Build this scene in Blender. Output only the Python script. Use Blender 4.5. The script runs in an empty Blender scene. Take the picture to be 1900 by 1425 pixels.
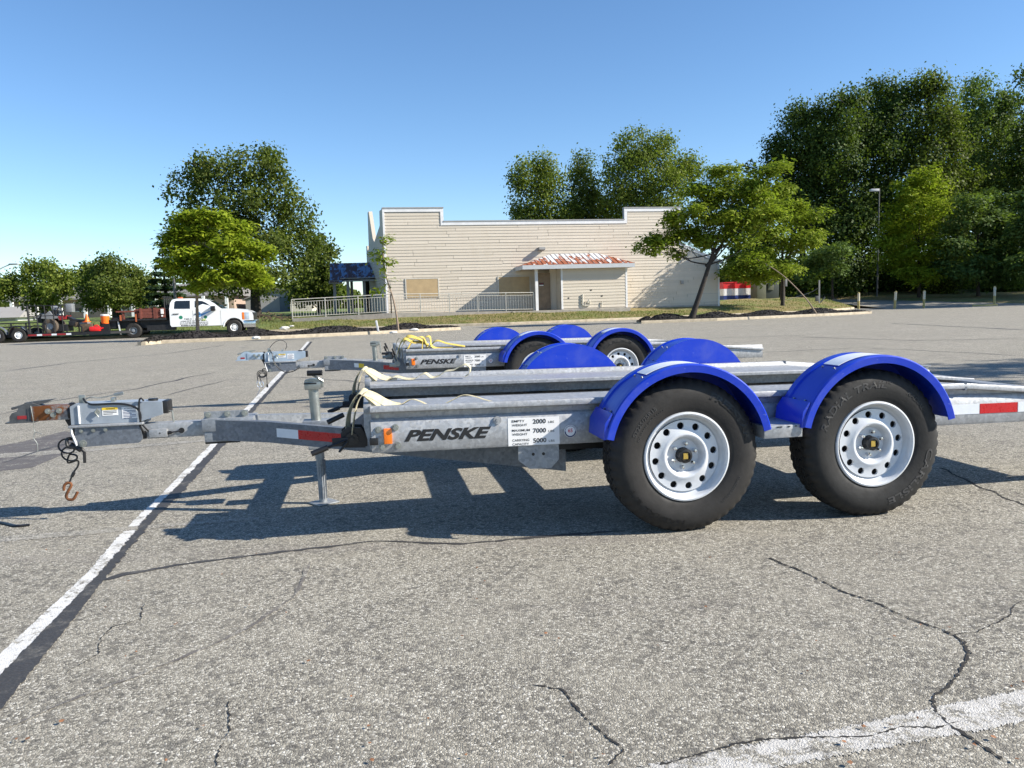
import bpy, bmesh, math, random
from mathutils import Vector, Matrix
import numpy as np
R = math.radians; PI = math.pi
random.seed(7); rng = np.random.default_rng(7)
S = bpy.context.scene; COL = S.collection

# ---------------------------------------------------------------- camera
F, PITCH, ROLL, CH = 1488.3, .0971, .0312, 1.0692      # focal length in px of a 1900 px wide frame, tilt, roll, eye height
cd = bpy.data.cameras.new('camera'); cam = bpy.data.objects.new('camera', cd); COL.objects.link(cam)
cd.sensor_width = 36; cd.lens = F / 1900 * 36; cd.clip_end = 3000; cd.clip_start = .05
cam.matrix_world = Matrix.Translation((0, 0, CH)) @ Matrix.Rotation(PI / 2 - PITCH, 4, 'X') @ Matrix.Rotation(-ROLL, 4, 'Z')
S.camera = cam
# ---------------------------------------------------------------- sky and sun
SUN = Vector((1.54, -.26, 1.0)).normalized()            # direction towards the sun
W = bpy.data.worlds.new('World'); S.world = W; W.use_nodes = True
nt = W.node_tree; sky = nt.nodes.new('ShaderNodeTexSky'); sky.sky_type = 'NISHITA'; sky.sun_disc = False
sky.sun_elevation = math.asin(SUN.z); sky.sun_rotation = math.atan2(SUN.x, SUN.y)
sky.air_density = .85; sky.dust_density = .1; sky.ozone_density = 2.9; sky.altitude = 0
hs = nt.nodes.new('ShaderNodeHueSaturation'); hs.inputs['Saturation'].default_value = 1.12; nt.links.new(sky.outputs[0], hs.inputs['Color']); nt.links.new(hs.outputs[0], nt.nodes['Background'].inputs[0]); nt.nodes['Background'].inputs[1].default_value = .105
sd = bpy.data.lights.new('sun', 'SUN'); sd.energy = 5.0; sd.angle = R(.55); sd.color = (1, .93, .82)
so = bpy.data.objects.new('sun', sd); COL.objects.link(so); so.rotation_euler = SUN.to_track_quat('Z', 'Y').to_euler(); so.location = (30, -5, 40)
S.view_settings.view_transform = 'Standard'; S.view_settings.look = 'None'; S.view_settings.gamma = 1
S.view_settings.exposure = .88
S.view_settings.use_curve_mapping = False

# ---------------------------------------------------------------- survey helpers: a sight line of the photograph to a real place
def ray(u, v):
    c, s = math.cos(ROLL), math.sin(ROLL); a, b = u - 950, v - 712.5
    x = (a * c - b * s) / F; z = -(a * s + b * c) / F
    return Vector((x, math.cos(PITCH) + z * math.sin(PITCH), z * math.cos(PITCH) - math.sin(PITCH)))
def gp(u, v, z=0.0):
    r = ray(u, v); t = (z - CH) / r.z; return Vector((r.x * t, r.y * t, z))
def at(u, v, y):
    r = ray(u, v); t = y / r.y; return Vector((r.x * t, y, CH + r.z * t))
T1 = (1.2637, 3.7122, .1734); T2 = (.7655, 8.8817, .2051)
def L(u, v, b):                                        # place on the lengthwise plane b of the near hauler -> (a, b, z)
    r = ray(u, v); c, s = math.cos(T1[2]), math.sin(T1[2])
    t = (b - (T1[0] * s - T1[1] * c)) / (-r.x * s + r.y * c)
    x, y = r.x * t - T1[0], r.y * t - T1[1]
    return Vector((x * c + y * s, b, CH + r.z * t))

# ---------------------------------------------------------------- materials
def mat(name):
    m = bpy.data.materials.new(name); m.use_nodes = True
    return m, m.node_tree, m.node_tree.nodes['Principled BSDF']
def N(t, kind, **kw):
    n = t.nodes.new(kind)
    for k, v in kw.items():
        if k in n.inputs.keys(): n.inputs[k].default_value = v
        else: setattr(n, k, v)
    return n
def ramp(t, fac, stops, interp='LINEAR'):
    n = t.nodes.new('ShaderNodeValToRGB'); n.color_ramp.interpolation = interp; e = n.color_ramp.elements
    while len(e) < len(stops): e.new(.5)
    for i, (p, c) in enumerate(stops):
        e[i].position = p; e[i].color = (*c, 1) if len(c) == 3 else c
    t.links.new(fac, n.inputs[0]); return n.outputs[0]
def pos(t): return t.nodes.new('ShaderNodeNewGeometry').outputs['Position']
def objc(t): return t.nodes.new('ShaderNodeTexCoord').outputs['Object']
def noise(t, co, scale, detail=4, rough=.6, out=0):
    n = N(t, 'ShaderNodeTexNoise', Scale=scale, Detail=detail, Roughness=rough); t.links.new(co, n.inputs['Vector']); return n.outputs[out]
def vor(t, co, scale, feature='F1', rnd=1.0):
    n = t.nodes.new('ShaderNodeTexVoronoi'); n.feature = feature; n.inputs['Scale'].default_value = scale
    n.inputs['Randomness'].default_value = rnd; t.links.new(co, n.inputs['Vector']); return n
def mix(t, fac, a, b, bt='MIX'):
    n = t.nodes.new('ShaderNodeMix'); n.data_type = 'RGBA'; n.blend_type = bt
    for k, x in ((0, fac), (6, a), (7, b)):
        if hasattr(x, 'is_output'): t.links.new(x, n.inputs[k])
        elif k == 0: n.inputs[0].default_value = x
        else: n.inputs[k].default_value = (*x, 1)
    return n.outputs[2]
def math_(t, op, a, b=0.0):
    n = t.nodes.new('ShaderNodeMath'); n.operation = op
    for k, x in ((0, a), (1, b)):
        if hasattr(x, 'is_output'): t.links.new(x, n.inputs[k])
        else: n.inputs[k].default_value = x
    return n.outputs[0]
def bump(t, b, h, strength=.3, dist=.01):
    n = N(t, 'ShaderNodeBump', Strength=strength, Distance=dist); t.links.new(h, n.inputs['Height']); t.links.new(n.outputs[0], b.inputs['Normal'])
def simple(name, col, rough=.6, metal=0.0, var=.12, scale=6.0, bmp=0.0, coat=0.0, spec=None):
    m, t, b = mat(name); co = objc(t)
    f = noise(t, co, scale, 5, .65)
    c = ramp(t, f, [(.3, [x * (1 - var) for x in col]), (.7, [min(1, x * (1 + var)) for x in col])])
    t.links.new(c, b.inputs['Base Color'])
    rr = ramp(t, noise(t, co, scale * 3, 3), [(.3, [max(0, rough - .08)] * 3), (.7, [min(1, rough + .08)] * 3)])
    t.links.new(rr, b.inputs['Roughness'])
    b.inputs['Metallic'].default_value = metal
    if coat: b.inputs['Coat Weight'].default_value = coat; b.inputs['Coat Roughness'].default_value = .08
    if spec is not None: b.inputs['Specular IOR Level'].default_value = spec
    if bmp: bump(t, b, noise(t, co, scale * 8, 4), bmp, .005)
    return m
def galv(name, base, dark=0.0, rust=0.0):
    m, t, b = mat(name); co = objc(t)
    v = vor(t, co, 75); sp = t.nodes.new('ShaderNodeSeparateColor'); t.links.new(v.outputs['Color'], sp.inputs[0])
    c1 = ramp(t, sp.outputs[0], [(0, [x * .80 for x in base]), (1, [min(1, x * 1.16) for x in base])])
    g = noise(t, co, 11, 7, .75); c2 = mix(t, ramp(t, g, [(.40, (0, 0, 0)), (.75, (.75, .75, .75))]), c1, [x * .74 for x in base])
    st = N(t, 'ShaderNodeMapping'); st.inputs['Scale'].default_value = (22, 22, 2.5); t.links.new(co, st.inputs[0])
    s = noise(t, st.outputs[0], 1, 4, .6); c3 = mix(t, ramp(t, s, [(.55, (0, 0, 0)), (.8, (.5, .5, .5))]), c2, [min(1, x * 1.3) for x in base])
    if rust:
        r = noise(t, co, 9, 6, .7); c3 = mix(t, ramp(t, r, [(.62 - rust, (0, 0, 0)), (.70 - rust * .8, (1, 1, 1))]), c3, (.19, .066, .018))
    t.links.new(c3, b.inputs['Base Color']); b.inputs['Metallic'].default_value = .45
    rr = ramp(t, sp.outputs[1], [(0, (.42,) * 3), (1, (.66,) * 3)]); t.links.new(rr, b.inputs['Roughness'])
    bump(t, b, noise(t, co, 160, 3), .12, .003)
    return m
def leafmat(name, a, b_, c_, trans=.35, autumn=None):
    m, t, b = mat(name); g = t.nodes.new('ShaderNodeNewGeometry')
    col = ramp(t, g.outputs['Random Per Island'], [(0, a), (.55, b_), (1, c_)])
    big = noise(t, objc(t), .9, 3)
    col = mix(t, ramp(t, big, [(.35, (0, 0, 0)), (.7, (.7, .7, .7))]), col, [x * .72 for x in b_])
    if autumn:
        au = noise(t, objc(t), 1.7, 4, .7); col = mix(t, ramp(t, au, [(.6, (0, 0, 0)), (.74, (.85, .85, .85))]), col, autumn)
    t.links.new(col, b.inputs['Base Color']); b.inputs['Roughness'].default_value = .6; b.inputs['Specular IOR Level'].default_value = .16
    tr = t.nodes.new('ShaderNodeBsdfTranslucent'); t.links.new(mix(t, .5, col, (.22, .34, .02)), tr.inputs[0])
    mx = t.nodes.new('ShaderNodeMixShader'); mx.inputs[0].default_value = trans
    t.links.new(b.outputs[0], mx.inputs[1]); t.links.new(tr.outputs[0], mx.inputs[2])
    t.links.new(mx.outputs[0], t.nodes['Material Output'].inputs[0]); return m

def asphalt_nodes(t):
    co = pos(t)
    v = vor(t, co, 135); sp = t.nodes.new('ShaderNodeSeparateColor'); t.links.new(v.outputs['Color'], sp.inputs[0])
    stone = ramp(t, sp.outputs[0], [(0, (.10, .093, .078)), (.2, (.215, .20, .165)), (.5, (.345, .32, .26)), (.8, (.475, .445, .37)), (1, (.68, .65, .57))])
    edge = vor(t, co, 135, 'DISTANCE_TO_EDGE').outputs['Distance']
    c = mix(t, ramp(t, edge, [(.0, (.75, .75, .75)), (.16, (0, 0, 0))]), stone, (.085, .078, .07))
    v2 = vor(t, co, 46); sp2 = t.nodes.new('ShaderNodeSeparateColor'); t.links.new(v2.outputs['Color'], sp2.inputs[0])
    c = mix(t, ramp(t, sp2.outputs[1], [(.86, (0, 0, 0)), (.9, (.55, .55, .55))]), c, (.07, .066, .062))
    big = noise(t, co, .35, 6, .62); c = mix(t, ramp(t, big, [(.35, (0, 0, 0)), (.75, (.42, .42, .42))]), c, (.205, .19, .158))
    med = noise(t, co, 2.6, 5, .7); c = mix(t, ramp(t, med, [(.45, (0, 0, 0)), (.75, (.3, .3, .3))]), c, (.45, .415, .335))
    st = N(t, 'ShaderNodeMapping'); st.inputs['Scale'].default_value = (.12, 1.6, 1); st.inputs['Rotation'].default_value = (0, 0, -.19); t.links.new(co, st.inputs[0])
    sk = noise(t, st.outputs[0], 1, 5, .65); c = mix(t, ramp(t, sk, [(.56, (0, 0, 0)), (.72, (.45, .45, .45))]), c, (.2, .18, .165))
    oil = noise(t, co, .9, 3, .5); c = mix(t, ramp(t, oil, [(.69, (0, 0, 0)), (.78, (.5, .5, .5))]), c, (.06, .057, .054))
    return co, c, edge, sp.outputs[1]
def asphalt():
    m, t, b = mat('weathered_asphalt'); co, c, edge, rnd = asphalt_nodes(t)
    t.links.new(c, b.inputs['Base Color']); b.inputs['Roughness'].default_value = .85; b.inputs['Specular IOR Level'].default_value = .25
    h = math_(t, 'ADD', math_(t, 'MINIMUM', edge, .25), math_(t, 'MULTIPLY', rnd, .22)); bump(t, b, h, .6, .009)
    return m
def paint(name, wear, col=(.74, .73, .70)):
    m, t, b = mat(name); co, c, edge, rnd = asphalt_nodes(t)
    w1 = noise(t, co, 7, 8, .75); w2 = noise(t, co, 60, 4, .7)
    w = math_(t, 'ADD', math_(t, 'MULTIPLY', w1, .62), math_(t, 'MULTIPLY', w2, .38))
    f = ramp(t, w, [(wear - .035, (1, 1, 1)), (wear + .03, (0, 0, 0))])
    dirt = ramp(t, noise(t, co, 18, 5, .7), [(.3, col), (.8, [x * .68 for x in col])])
    t.links.new(mix(t, f, c, dirt), b.inputs['Base Color']); b.inputs['Roughness'].default_value = .7
    h = math_(t, 'ADD', math_(t, 'MINIMUM', edge, .25), math_(t, 'MULTIPLY', rnd, .2)); bump(t, b, h, .5, .01)
    return m
def tar():
    m, t, b = mat('sealing_tar'); co, c, edge, rnd = asphalt_nodes(t)
    w1 = noise(t, co, 6, 7, .75); f = ramp(t, w1, [(.30, (.55, .55, .55)), (.48, (.97, .97, .97))])
    t.links.new(mix(t, f, c, (.038, .036, .036)), b.inputs['Base Color']); b.inputs['Roughness'].default_value = .65
    bump(t, b, noise(t, co, 50, 5), .5, .01); return m
def siding():
    m, t, b = mat('tan_vinyl_siding'); o = t.nodes.new('ShaderNodeObjectInfo'); co = pos(t)
    c = ramp(t, o.outputs['Random'], [(0, (.535, .475, .385)), (.5, (.565, .50, .41)), (1, (.595, .53, .435))])
    mp = N(t, 'ShaderNodeMapping'); mp.inputs['Scale'].default_value = (1.2, 1.2, .25); t.links.new(co, mp.inputs[0])
    d = noise(t, mp.outputs[0], 1.5, 6, .7); c = mix(t, ramp(t, d, [(.5, (0, 0, 0)), (.8, (.3, .3, .3))]), c, (.42, .35, .26))
    t.links.new(c, b.inputs['Base Color']); b.inputs['Roughness'].default_value = .6; bump(t, b, noise(t, co, 30, 3), .1, .01); return m
def rusty_roof(name, white, rust, amt, grad_=False):
    m, t, b = mat(name); co = objc(t)
    mp = N(t, 'ShaderNodeMapping'); mp.inputs['Scale'].default_value = (1.0, .55, .55); t.links.new(co, mp.inputs[0])
    o = t.nodes.new('ShaderNodeObjectInfo')
    sh = t.nodes.new('ShaderNodeVectorMath'); sh.operation = 'ADD'; t.links.new(mp.outputs[0], sh.inputs[0]); t.links.new(o.outputs['Random'], sh.inputs[1])
    n = noise(t, sh.outputs[0], 2.3, 6, .62)
    sx = t.nodes.new('ShaderNodeSeparateXYZ'); t.links.new(co, sx.inputs[0])
    grad = math_(t, 'MULTIPLY', math_(t, 'SUBTRACT', 4.05 if grad_ else 4.3, sx.outputs[2]), .30 if grad_ else .0)
    r = ramp(t, math_(t, 'ADD', math_(t, 'ADD', n, grad), math_(t, 'MULTIPLY', o.outputs['Random'], .18)), [(amt - .02, (0, 0, 0)), (amt + .02, (1, 1, 1))])
    rc = ramp(t, noise(t, co, 14, 5, .7), [(.3, rust), (.7, [x * 1.6 for x in rust])])
    t.links.new(mix(t, r, white, rc), b.inputs['Base Color']); b.inputs['Roughness'].default_value = .55; return m
def lawnmat():
    m, t, b = mat('lawn_grass'); co = pos(t)
    n1 = noise(t, co, .45, 6, .7); n2 = noise(t, co, 6, 6, .75); n3 = noise(t, co, .13, 3)
    c = ramp(t, n2, [(.3, (.05, .085, .014)), (.5, (.11, .165, .03)), (.7, (.19, .24, .05))])
    dry = ramp(t, n2, [(.3, (.16, .105, .045)), (.7, (.36, .28, .12))])
    f = ramp(t, math_(t, 'ADD', math_(t, 'MULTIPLY', n1, .7), math_(t, 'MULTIPLY', n3, .3)), [(.38, (0, 0, 0)), (.54, (.9, .9, .9))])
    # thin, dry turf on the bank by the building, mown lawn further left
    sx = t.nodes.new('ShaderNodeSeparateXYZ'); t.links.new(co, sx.inputs[0])
    dist = ramp(t, math_(t, 'ADD', math_(t, 'MULTIPLY', sx.outputs[0], .035), .74), [(.18, (.12, .12, .12)), (.42, (1, 1, 1))])
    t.links.new(mix(t, math_(t, 'MULTIPLY', f, dist), c, dry), b.inputs['Base Color']); b.inputs['Roughness'].default_value = .9
    bump(t, b, noise(t, co, 14, 6, .8), .9, .08); return m

def scuffed(name, col):                                 # glossy plastic with dust, faded patches and fine scratches
    m, t, b = mat(name); co = objc(t); d = noise(t, co, 5, 6, .7)
    c = mix(t, ramp(t, d, [(.5, (0, 0, 0)), (.8, (.22, .22, .22))]), col, (.16, .19, .34))
    mp = N(t, 'ShaderNodeMapping'); mp.inputs['Scale'].default_value = (6, 40, 9); mp.inputs['Rotation'].default_value = (.3, .5, .2); t.links.new(co, mp.inputs[0])
    sc = noise(t, mp.outputs[0], 3, 3, .8); c = mix(t, ramp(t, sc, [(.68, (0, 0, 0)), (.72, (.35, .35, .35))]), c, (.25, .30, .52))
    t.links.new(c, b.inputs['Base Color']); t.links.new(ramp(t, d, [(.3, (.26,) * 3), (.75, (.55,) * 3)]), b.inputs['Roughness']); b.inputs['Coat Weight'].default_value = .15
    bump(t, b, noise(t, co, 12, 3), .06, .01); return m
M = {}
M['asphalt'] = asphalt(); M['paint'] = paint('white_line_paint', .545); M['paint_worn'] = paint('worn_line_paint', .522, (.58, .56, .52)); M['tar'] = tar()
M['ghost'] = paint('faded_line_paint', .44, (.46, .43, .39))
M['faint'] = paint('faint_stain', .52, (.15, .135, .12))
M['crack'] = simple('pavement_crack', (.022, .02, .018), .9)
M['lawn'] = lawnmat(); M['siding'] = siding()
M['kerb'] = simple('kerb_concrete', (.40, .34, .25), .85, 0, .25, 5, .3)
M['concrete'] = simple('grey_concrete', (.34, .31, .27), .85, 0, .2, 4, .3)
M['mulch'] = simple('black_mulch', (.02, .017, .016), .9, 0, .4, 20, .8)
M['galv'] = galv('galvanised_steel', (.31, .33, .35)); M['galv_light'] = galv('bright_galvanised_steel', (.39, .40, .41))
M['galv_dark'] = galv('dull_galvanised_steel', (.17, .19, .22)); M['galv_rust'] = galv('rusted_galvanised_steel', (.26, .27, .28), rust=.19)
M['act'] = simple('grey_painted_steel', (.30, .34, .385), .45, .15, .15, 8); M['act_blue'] = simple('blue_grey_painted_steel', (.34, .42, .50), .45, .15, .12, 8)
M['coupler_dark'] = simple('worn_dark_casting', (.085, .09, .095), .5, .3, .3, 20, .2)
M['white'] = simple('white_paint', (.78, .78, .77), .45, 0, .05, 5); M['trim'] = simple('white_trim_paint', (.70, .70, .70), .6, 0, .10, 2)
M['rim'] = simple('white_wheel_paint', (.62, .64, .665), .36, .05, .08, 14, 0, .1)
M['tyre'] = simple('black_rubber', (.010, .0098, .0095), .72, 0, .35, 9, .15); M['tyre_b'] = simple('dusty_brown_rubber', (.0165, .015, .0138), .75, 0, .35, 8, .15)
M['tyretext'] = simple('raised_rubber_lettering', (.004, .004, .004), .5); M['tyretext_l'] = simple('worn_rubber_lettering', (.045, .044, .043), .7)
M['black'] = simple('black_plastic', (.012, .012, .013), .42, 0, .3, 12); M['blackmetal'] = simple('black_painted_steel', (.018, .018, .02), .5, .2, .4, 9)
M['blue'] = scuffed('blue_plastic', (.001, .034, .47))
M['amber'] = simple('amber_lens', (.85, .19, .01), .2, 0, .08, 30, 0, .5)
M['redtape'] = simple('red_reflective_tape', (.50, .012, .016), .3, 0, .12, 20, .1); M['whitetape'] = simple('white_reflective_tape', (.74, .77, .80), .35, 0, .05, 20, .1)
M['dullred'] = simple('dull_red_tape', (.26, .018, .022), .45, 0, .2, 20)
M['ink'] = simple('black_ink', (.012, .012, .013), .5); M['redink'] = simple('red_ink', (.6, .03, .05), .5); M['blueink'] = simple('navy_ink', (.02, .04, .13), .5)
M['sticker'] = simple('white_sticker', (.80, .80, .79), .45, 0, .04, 10); M['yellow'] = simple('yellow_sticker', (.80, .55, .03), .45)
M['strap'] = simple('cream_strap_webbing', (.52, .465, .31), .85, 0, .25, 30, .3); M['strap_y'] = simple('yellow_strap_webbing', (.56, .43, .09), .8, 0, .2, 30, .3)
M['strap_d'] = simple('olive_strap_webbing', (.26, .235, .15), .85, 0, .2, 30, .3)
M['brass'] = simple('brass_label', (.62, .43, .10), .4, .6); M['chrome'] = simple('chrome', (.72, .73, .75), .18, 1.0, .08, 4)
M['zinc'] = simple('zinc_plated_steel', (.33, .345, .32), .38, .7, .2, 14); M['rust'] = simple('rusty_steel', (.17, .065, .024), .75, .2, .45, 14, .3)
M['orange'] = simple('orange_plastic', (.85, .16, .015), .45); M['red'] = simple('red_plastic', (.70, .02, .02), .35)
M['dullorange'] = simple('dull_orange_plastic', (.42, .11, .04), .5)
M['osb'] = simple('plywood_sheet', (.42, .305, .165), .75, 0, .12, 2.5, .1); M['door'] = simple('brown_plywood', (.20, .145, .095), .7, 0, .2, 3)
M['roof_w'] = rusty_roof('rusted_white_roof_metal', (.55, .55, .55), (.22, .062, .025), .60, True)
M['roof_b'] = rusty_roof('rusted_blue_roof_metal', (.14, .25, .44), (.06, .022, .016), .54)
M['fascia'] = simple('fascia_paint', (.46, .48, .50), .6, 0, .06, 2); M['greytrim'] = simple('grey_trim', (.30, .30, .29), .7)
M['railing'] = simple('beige_railing_paint', (.56, .53, .46), .5, 0, .12, 6)
M['glass'] = simple('dark_window_glass', (.016, .022, .028), .06, 0, .2, 3, 0, .5); M['truck'] = simple('white_truck_paint', (.80, .81, .82), .28, 0, .03, 2, 0, .6)
M['wood_red'] = simple('red_brown_boards', (.16, .045, .030), .75, 0, .35, 6, .3)
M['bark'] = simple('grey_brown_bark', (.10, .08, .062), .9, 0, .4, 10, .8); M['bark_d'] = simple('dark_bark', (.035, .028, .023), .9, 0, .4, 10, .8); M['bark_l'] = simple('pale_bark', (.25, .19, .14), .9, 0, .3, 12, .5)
M['bollard'] = simple('faded_yellow_paint', (.46, .37, .14), .7, 0, .25, 8); M['green_box'] = simple('olive_metal', (.10, .105, .065), .6, 0, .15, 4)
M['green_shade'] = simple('shaded_olive_metal', (.025, .035, .027), .6); M['polemetal'] = simple('grey_pole_paint', (.10, .105, .105), .55)  # cabinet body: olive metal darkened, shade of the open front painted in
M['dredge'] = simple('bin_red', (.62, .02, .02), .45); M['dwhite'] = simple('bin_white', (.74, .74, .73), .45); M['dblue'] = simple('bin_navy', (.025, .05, .20), .45)
M['brick'] = simple('pale_brick', (.40, .30, .24), .85, 0, .15, 3); M['housewall'] = simple('cream_wall', (.55, .50, .42), .8, 0, .1, 2); M['shingle'] = simple('grey_shingles', (.20, .19, .18), .9, 0, .2, 3)
M['greywall'] = simple('grey_wall', (.30, .29, .28), .85, 0, .08, 1); M['bluewall'] = simple('blue_grey_wall', (.12, .145, .17), .85, 0, .15, 1)
M['lens'] = simple('headlight_lens', (.55, .62, .70), .1, .2, .1, 6, 0, .6); M['machine'] = simple('grey_machine_paint', (.20, .21, .22), .5, .1, .25, 5); M['tread'] = simple('muddy_rubber', (.095, .075, .055), .85, 0, .3, 6)
M['stone'] = simple('white_stone', (.62, .60, .56), .8); M['dirt'] = simple('brown_dirt', (.10, .07, .045), .95, 0, .4, 8, .6); M['dryleaf'] = simple('dry_orange_leaf', (.24, .11, .05), .8, 0, .4, 30)
M['grassblade'] = leafmat('grass_blades', (.06, .09, .015), (.15, .17, .045), (.34, .28, .12), .3)
M['leaf_dark'] = leafmat('dark_leaves', (.022, .044, .010), (.05, .09, .017), (.12, .165, .036), .25)
M['leaf_oak'] = leafmat('olive_leaves', (.034, .055, .010), (.09, .122, .021), (.20, .23, .05), .32, (.10, .075, .02))
M['leaf_mid'] = leafmat('mid_green_leaves', (.055, .09, .014), (.15, .195, .03), (.27, .31, .06), .36, (.17, .14, .03))
M['leaf_locust'] = leafmat('yellow_green_leaves', (.14, .20, .011), (.27, .345, .023), (.42, .46, .04), .45, (.30, .27, .02))
M['leaf_locust2'] = leafmat('fresh_green_leaves', (.11, .165, .013), (.215, .28, .026), (.35, .39, .045), .43, (.27, .20, .03))
M['leaf_fir'] = leafmat('fir_needles', (.015, .032, .014), (.028, .055, .024), (.05, .085, .035), .15)
M['leaf_edge'] = leafmat('blue_green_leaves', (.045, .085, .024), (.095, .155, .04), (.17, .235, .065), .34)

# ---------------------------------------------------------------- mesh helpers
class MB:
    def __init__(s): s.v = []; s.f = []
    def add(s, vs, fs):
        o = len(s.v); s.v += [tuple(x) for x in vs]; s.f += [tuple(o + i for i in f) for f in fs]; return s
    def box(s, x0, x1, y0, y1, z0, z1, bev=0.0, rot=None, piv=None):
        bm = bmesh.new(); bmesh.ops.create_cube(bm, size=1)
        for q in bm.verts:
            q.co = Vector((x0 + (q.co.x + .5) * (x1 - x0), y0 + (q.co.y + .5) * (y1 - y0), z0 + (q.co.z + .5) * (z1 - z0)))
        if bev: bmesh.ops.bevel(bm, geom=bm.edges[:], offset=bev, segments=2, affect='EDGES', profile=.6)
        bm.verts.index_update(); vs = [q.co.copy() for q in bm.verts]; fs = [[q.index for q in f.verts] for f in bm.faces]; bm.free()
        if rot is not None:
            p = Vector(piv if piv is not None else ((x0 + x1) / 2, (y0 + y1) / 2, (z0 + z1) / 2)); vs = [p + rot @ (q - p) for q in vs]
        return s.add(vs, fs)
    def prism(s, poly, axis, a, b, bev=0):              # poly in the two other axes, extruded along axis from a to b
        n = len(poly)
        def P(p, q): return {'x': (q, p[0], p[1]), 'y': (p[0], q, p[1]), 'z': (p[0], p[1], q)}[axis]
        vs = [P(p, a) for p in poly] + [P(p, b) for p in poly]
        fs = [tuple(range(n))[::-1], tuple(range(n, 2 * n))] + [(i, (i + 1) % n, n + (i + 1) % n, n + i) for i in range(n)]
        return s.add(vs, fs)
    def tube(s, pts, r, n=8, cap=True):
        pts = [Vector(p) for p in pts]; rs = r if isinstance(r, (list, tuple)) else [r] * len(pts); vs = []; fs = []; up = None
        for i, p in enumerate(pts):
            d = (pts[min(i + 1, len(pts) - 1)] - pts[max(i - 1, 0)])
            d = d.normalized() if d.length > 1e-9 else Vector((0, 0, 1))
            if up is None: up = Vector((0, 0, 1)) if abs(d.z) < .9 else Vector((1, 0, 0))
            x = d.cross(up)
            if x.length < 1e-6: x = d.cross(Vector((1, .3, 0)))
            x.normalize(); y = x.cross(d).normalized(); up = y
            for k in range(n): vs.append(p + (x * math.cos(2 * PI * k / n) + y * math.sin(2 * PI * k / n)) * rs[i])
        for i in range(len(pts) - 1):
            for k in range(n): fs.append((i * n + k, i * n + (k + 1) % n, (i + 1) * n + (k + 1) % n, (i + 1) * n + k))
        if cap: fs.append(tuple(range(n))[::-1]); fs.append(tuple(range((len(pts) - 1) * n, len(pts) * n)))
        return s.add(vs, fs)
    def lathe_y(s, prof, n=48, c=(0, 0, 0), close=False):   # prof (r, y) round the y axis
        vs = []; fs = []; m = len(prof)
        for k in range(n):
            t = 2 * PI * k / n
            for r, y in prof: vs.append((c[0] + r * math.cos(t), c[1] + y, c[2] + r * math.sin(t)))
        for k in range(n):
            for j in range(m - 1 + (1 if close else 0)):
                fs.append((k * m + j, k * m + (j + 1) % m, ((k + 1) % n) * m + (j + 1) % m, ((k + 1) % n) * m + j))
        return s.add(vs, fs)
    def ribbon(s, pts, wid, w, t=.003):                  # flat band along pts; wid a direction or list of directions
        vs = []; fs = []; n = len(pts); pts = [Vector(p) for p in pts]
        for i, p in enumerate(pts):
            d = (pts[min(i + 1, n - 1)] - pts[max(i - 1, 0)]).normalized(); q = Vector(wid[i] if isinstance(wid, list) else wid).normalized()
            nn = d.cross(q).normalized(); ww = w[i] if isinstance(w, list) else w
            vs += [p - q * ww / 2 - nn * t / 2, p + q * ww / 2 - nn * t / 2, p + q * ww / 2 + nn * t / 2, p - q * ww / 2 + nn * t / 2]
        for i in range(n - 1):
            for k in range(4): fs.append((i * 4 + k, i * 4 + (k + 1) % 4, i * 4 + 4 + (k + 1) % 4, i * 4 + 4 + k))
        fs.append((3, 2, 1, 0)); fs.append(tuple(range(n * 4 - 4, n * 4)))
        return s.add(vs, fs)
    def mesh(s, name, smooth=40):
        me = bpy.data.meshes.new(name); me.from_pydata(s.v, [], s.f); me.validate()
        bm = bmesh.new(); bm.from_mesh(me); bmesh.ops.recalc_face_normals(bm, faces=bm.faces[:]); bm.to_mesh(me); bm.free()
        if smooth:
            me.polygons.foreach_set('use_smooth', [True] * len(me.polygons)); me.set_sharp_from_angle(angle=R(smooth))
        return me
    def obj(s, name, m, parent=None, smooth=40, tilt=None):
        if tilt: s.v = [(x, y, z + tilt(x)) for x, y, z in s.v]
        return link(name, s.mesh(name, smooth), m, parent)
def link(name, me, m=None, parent=None):
    o = bpy.data.objects.new(name, me); COL.objects.link(o)
    if m is not None and not me.materials: me.materials.append(M[m] if isinstance(m, str) else m)
    if parent: o.parent = parent
    return o
def tag(o, label=None, cat=None, group=None, kind=None):
    for k, x in (('label', label), ('category', cat), ('group', group), ('kind', kind)):
        if x: o[k] = x
    return o
def thing(name, loc, rz, label, cat, group=None):
    o = bpy.data.objects.new(name, None); COL.objects.link(o); o.location = loc; o.rotation_euler = (0, 0, rz); o.empty_display_size = .2
    return tag(o, label, cat, group)
def dup(o, parent=None):
    c = o.copy(); COL.objects.link(c)
    if parent is not None: c.parent = parent
    for ch in list(o.children): dup(ch, c)
    return c
TXT = {}
def text_mesh(s, shear=0.0, bold=0.0, extrude=.0):
    k = (s, shear, bold, extrude)
    if k in TXT: return TXT[k]
    cu = bpy.data.curves.new('text', 'FONT'); cu.body = s; cu.size = 1; cu.shear = shear; cu.offset = bold; cu.extrude = extrude; cu.resolution_u = 3
    ob = bpy.data.objects.new('text', cu); COL.objects.link(ob); bpy.context.view_layer.update()
    me = bpy.data.meshes.new_from_object(ob.evaluated_get(bpy.context.evaluated_depsgraph_get()))
    bpy.data.objects.remove(ob); bpy.data.curves.remove(cu)
    v = [x.co.copy() for x in me.vertices]; f = [list(p.vertices) for p in me.polygons]; bpy.data.meshes.remove(me)
    TXT[k] = (v, f); return v, f
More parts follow.
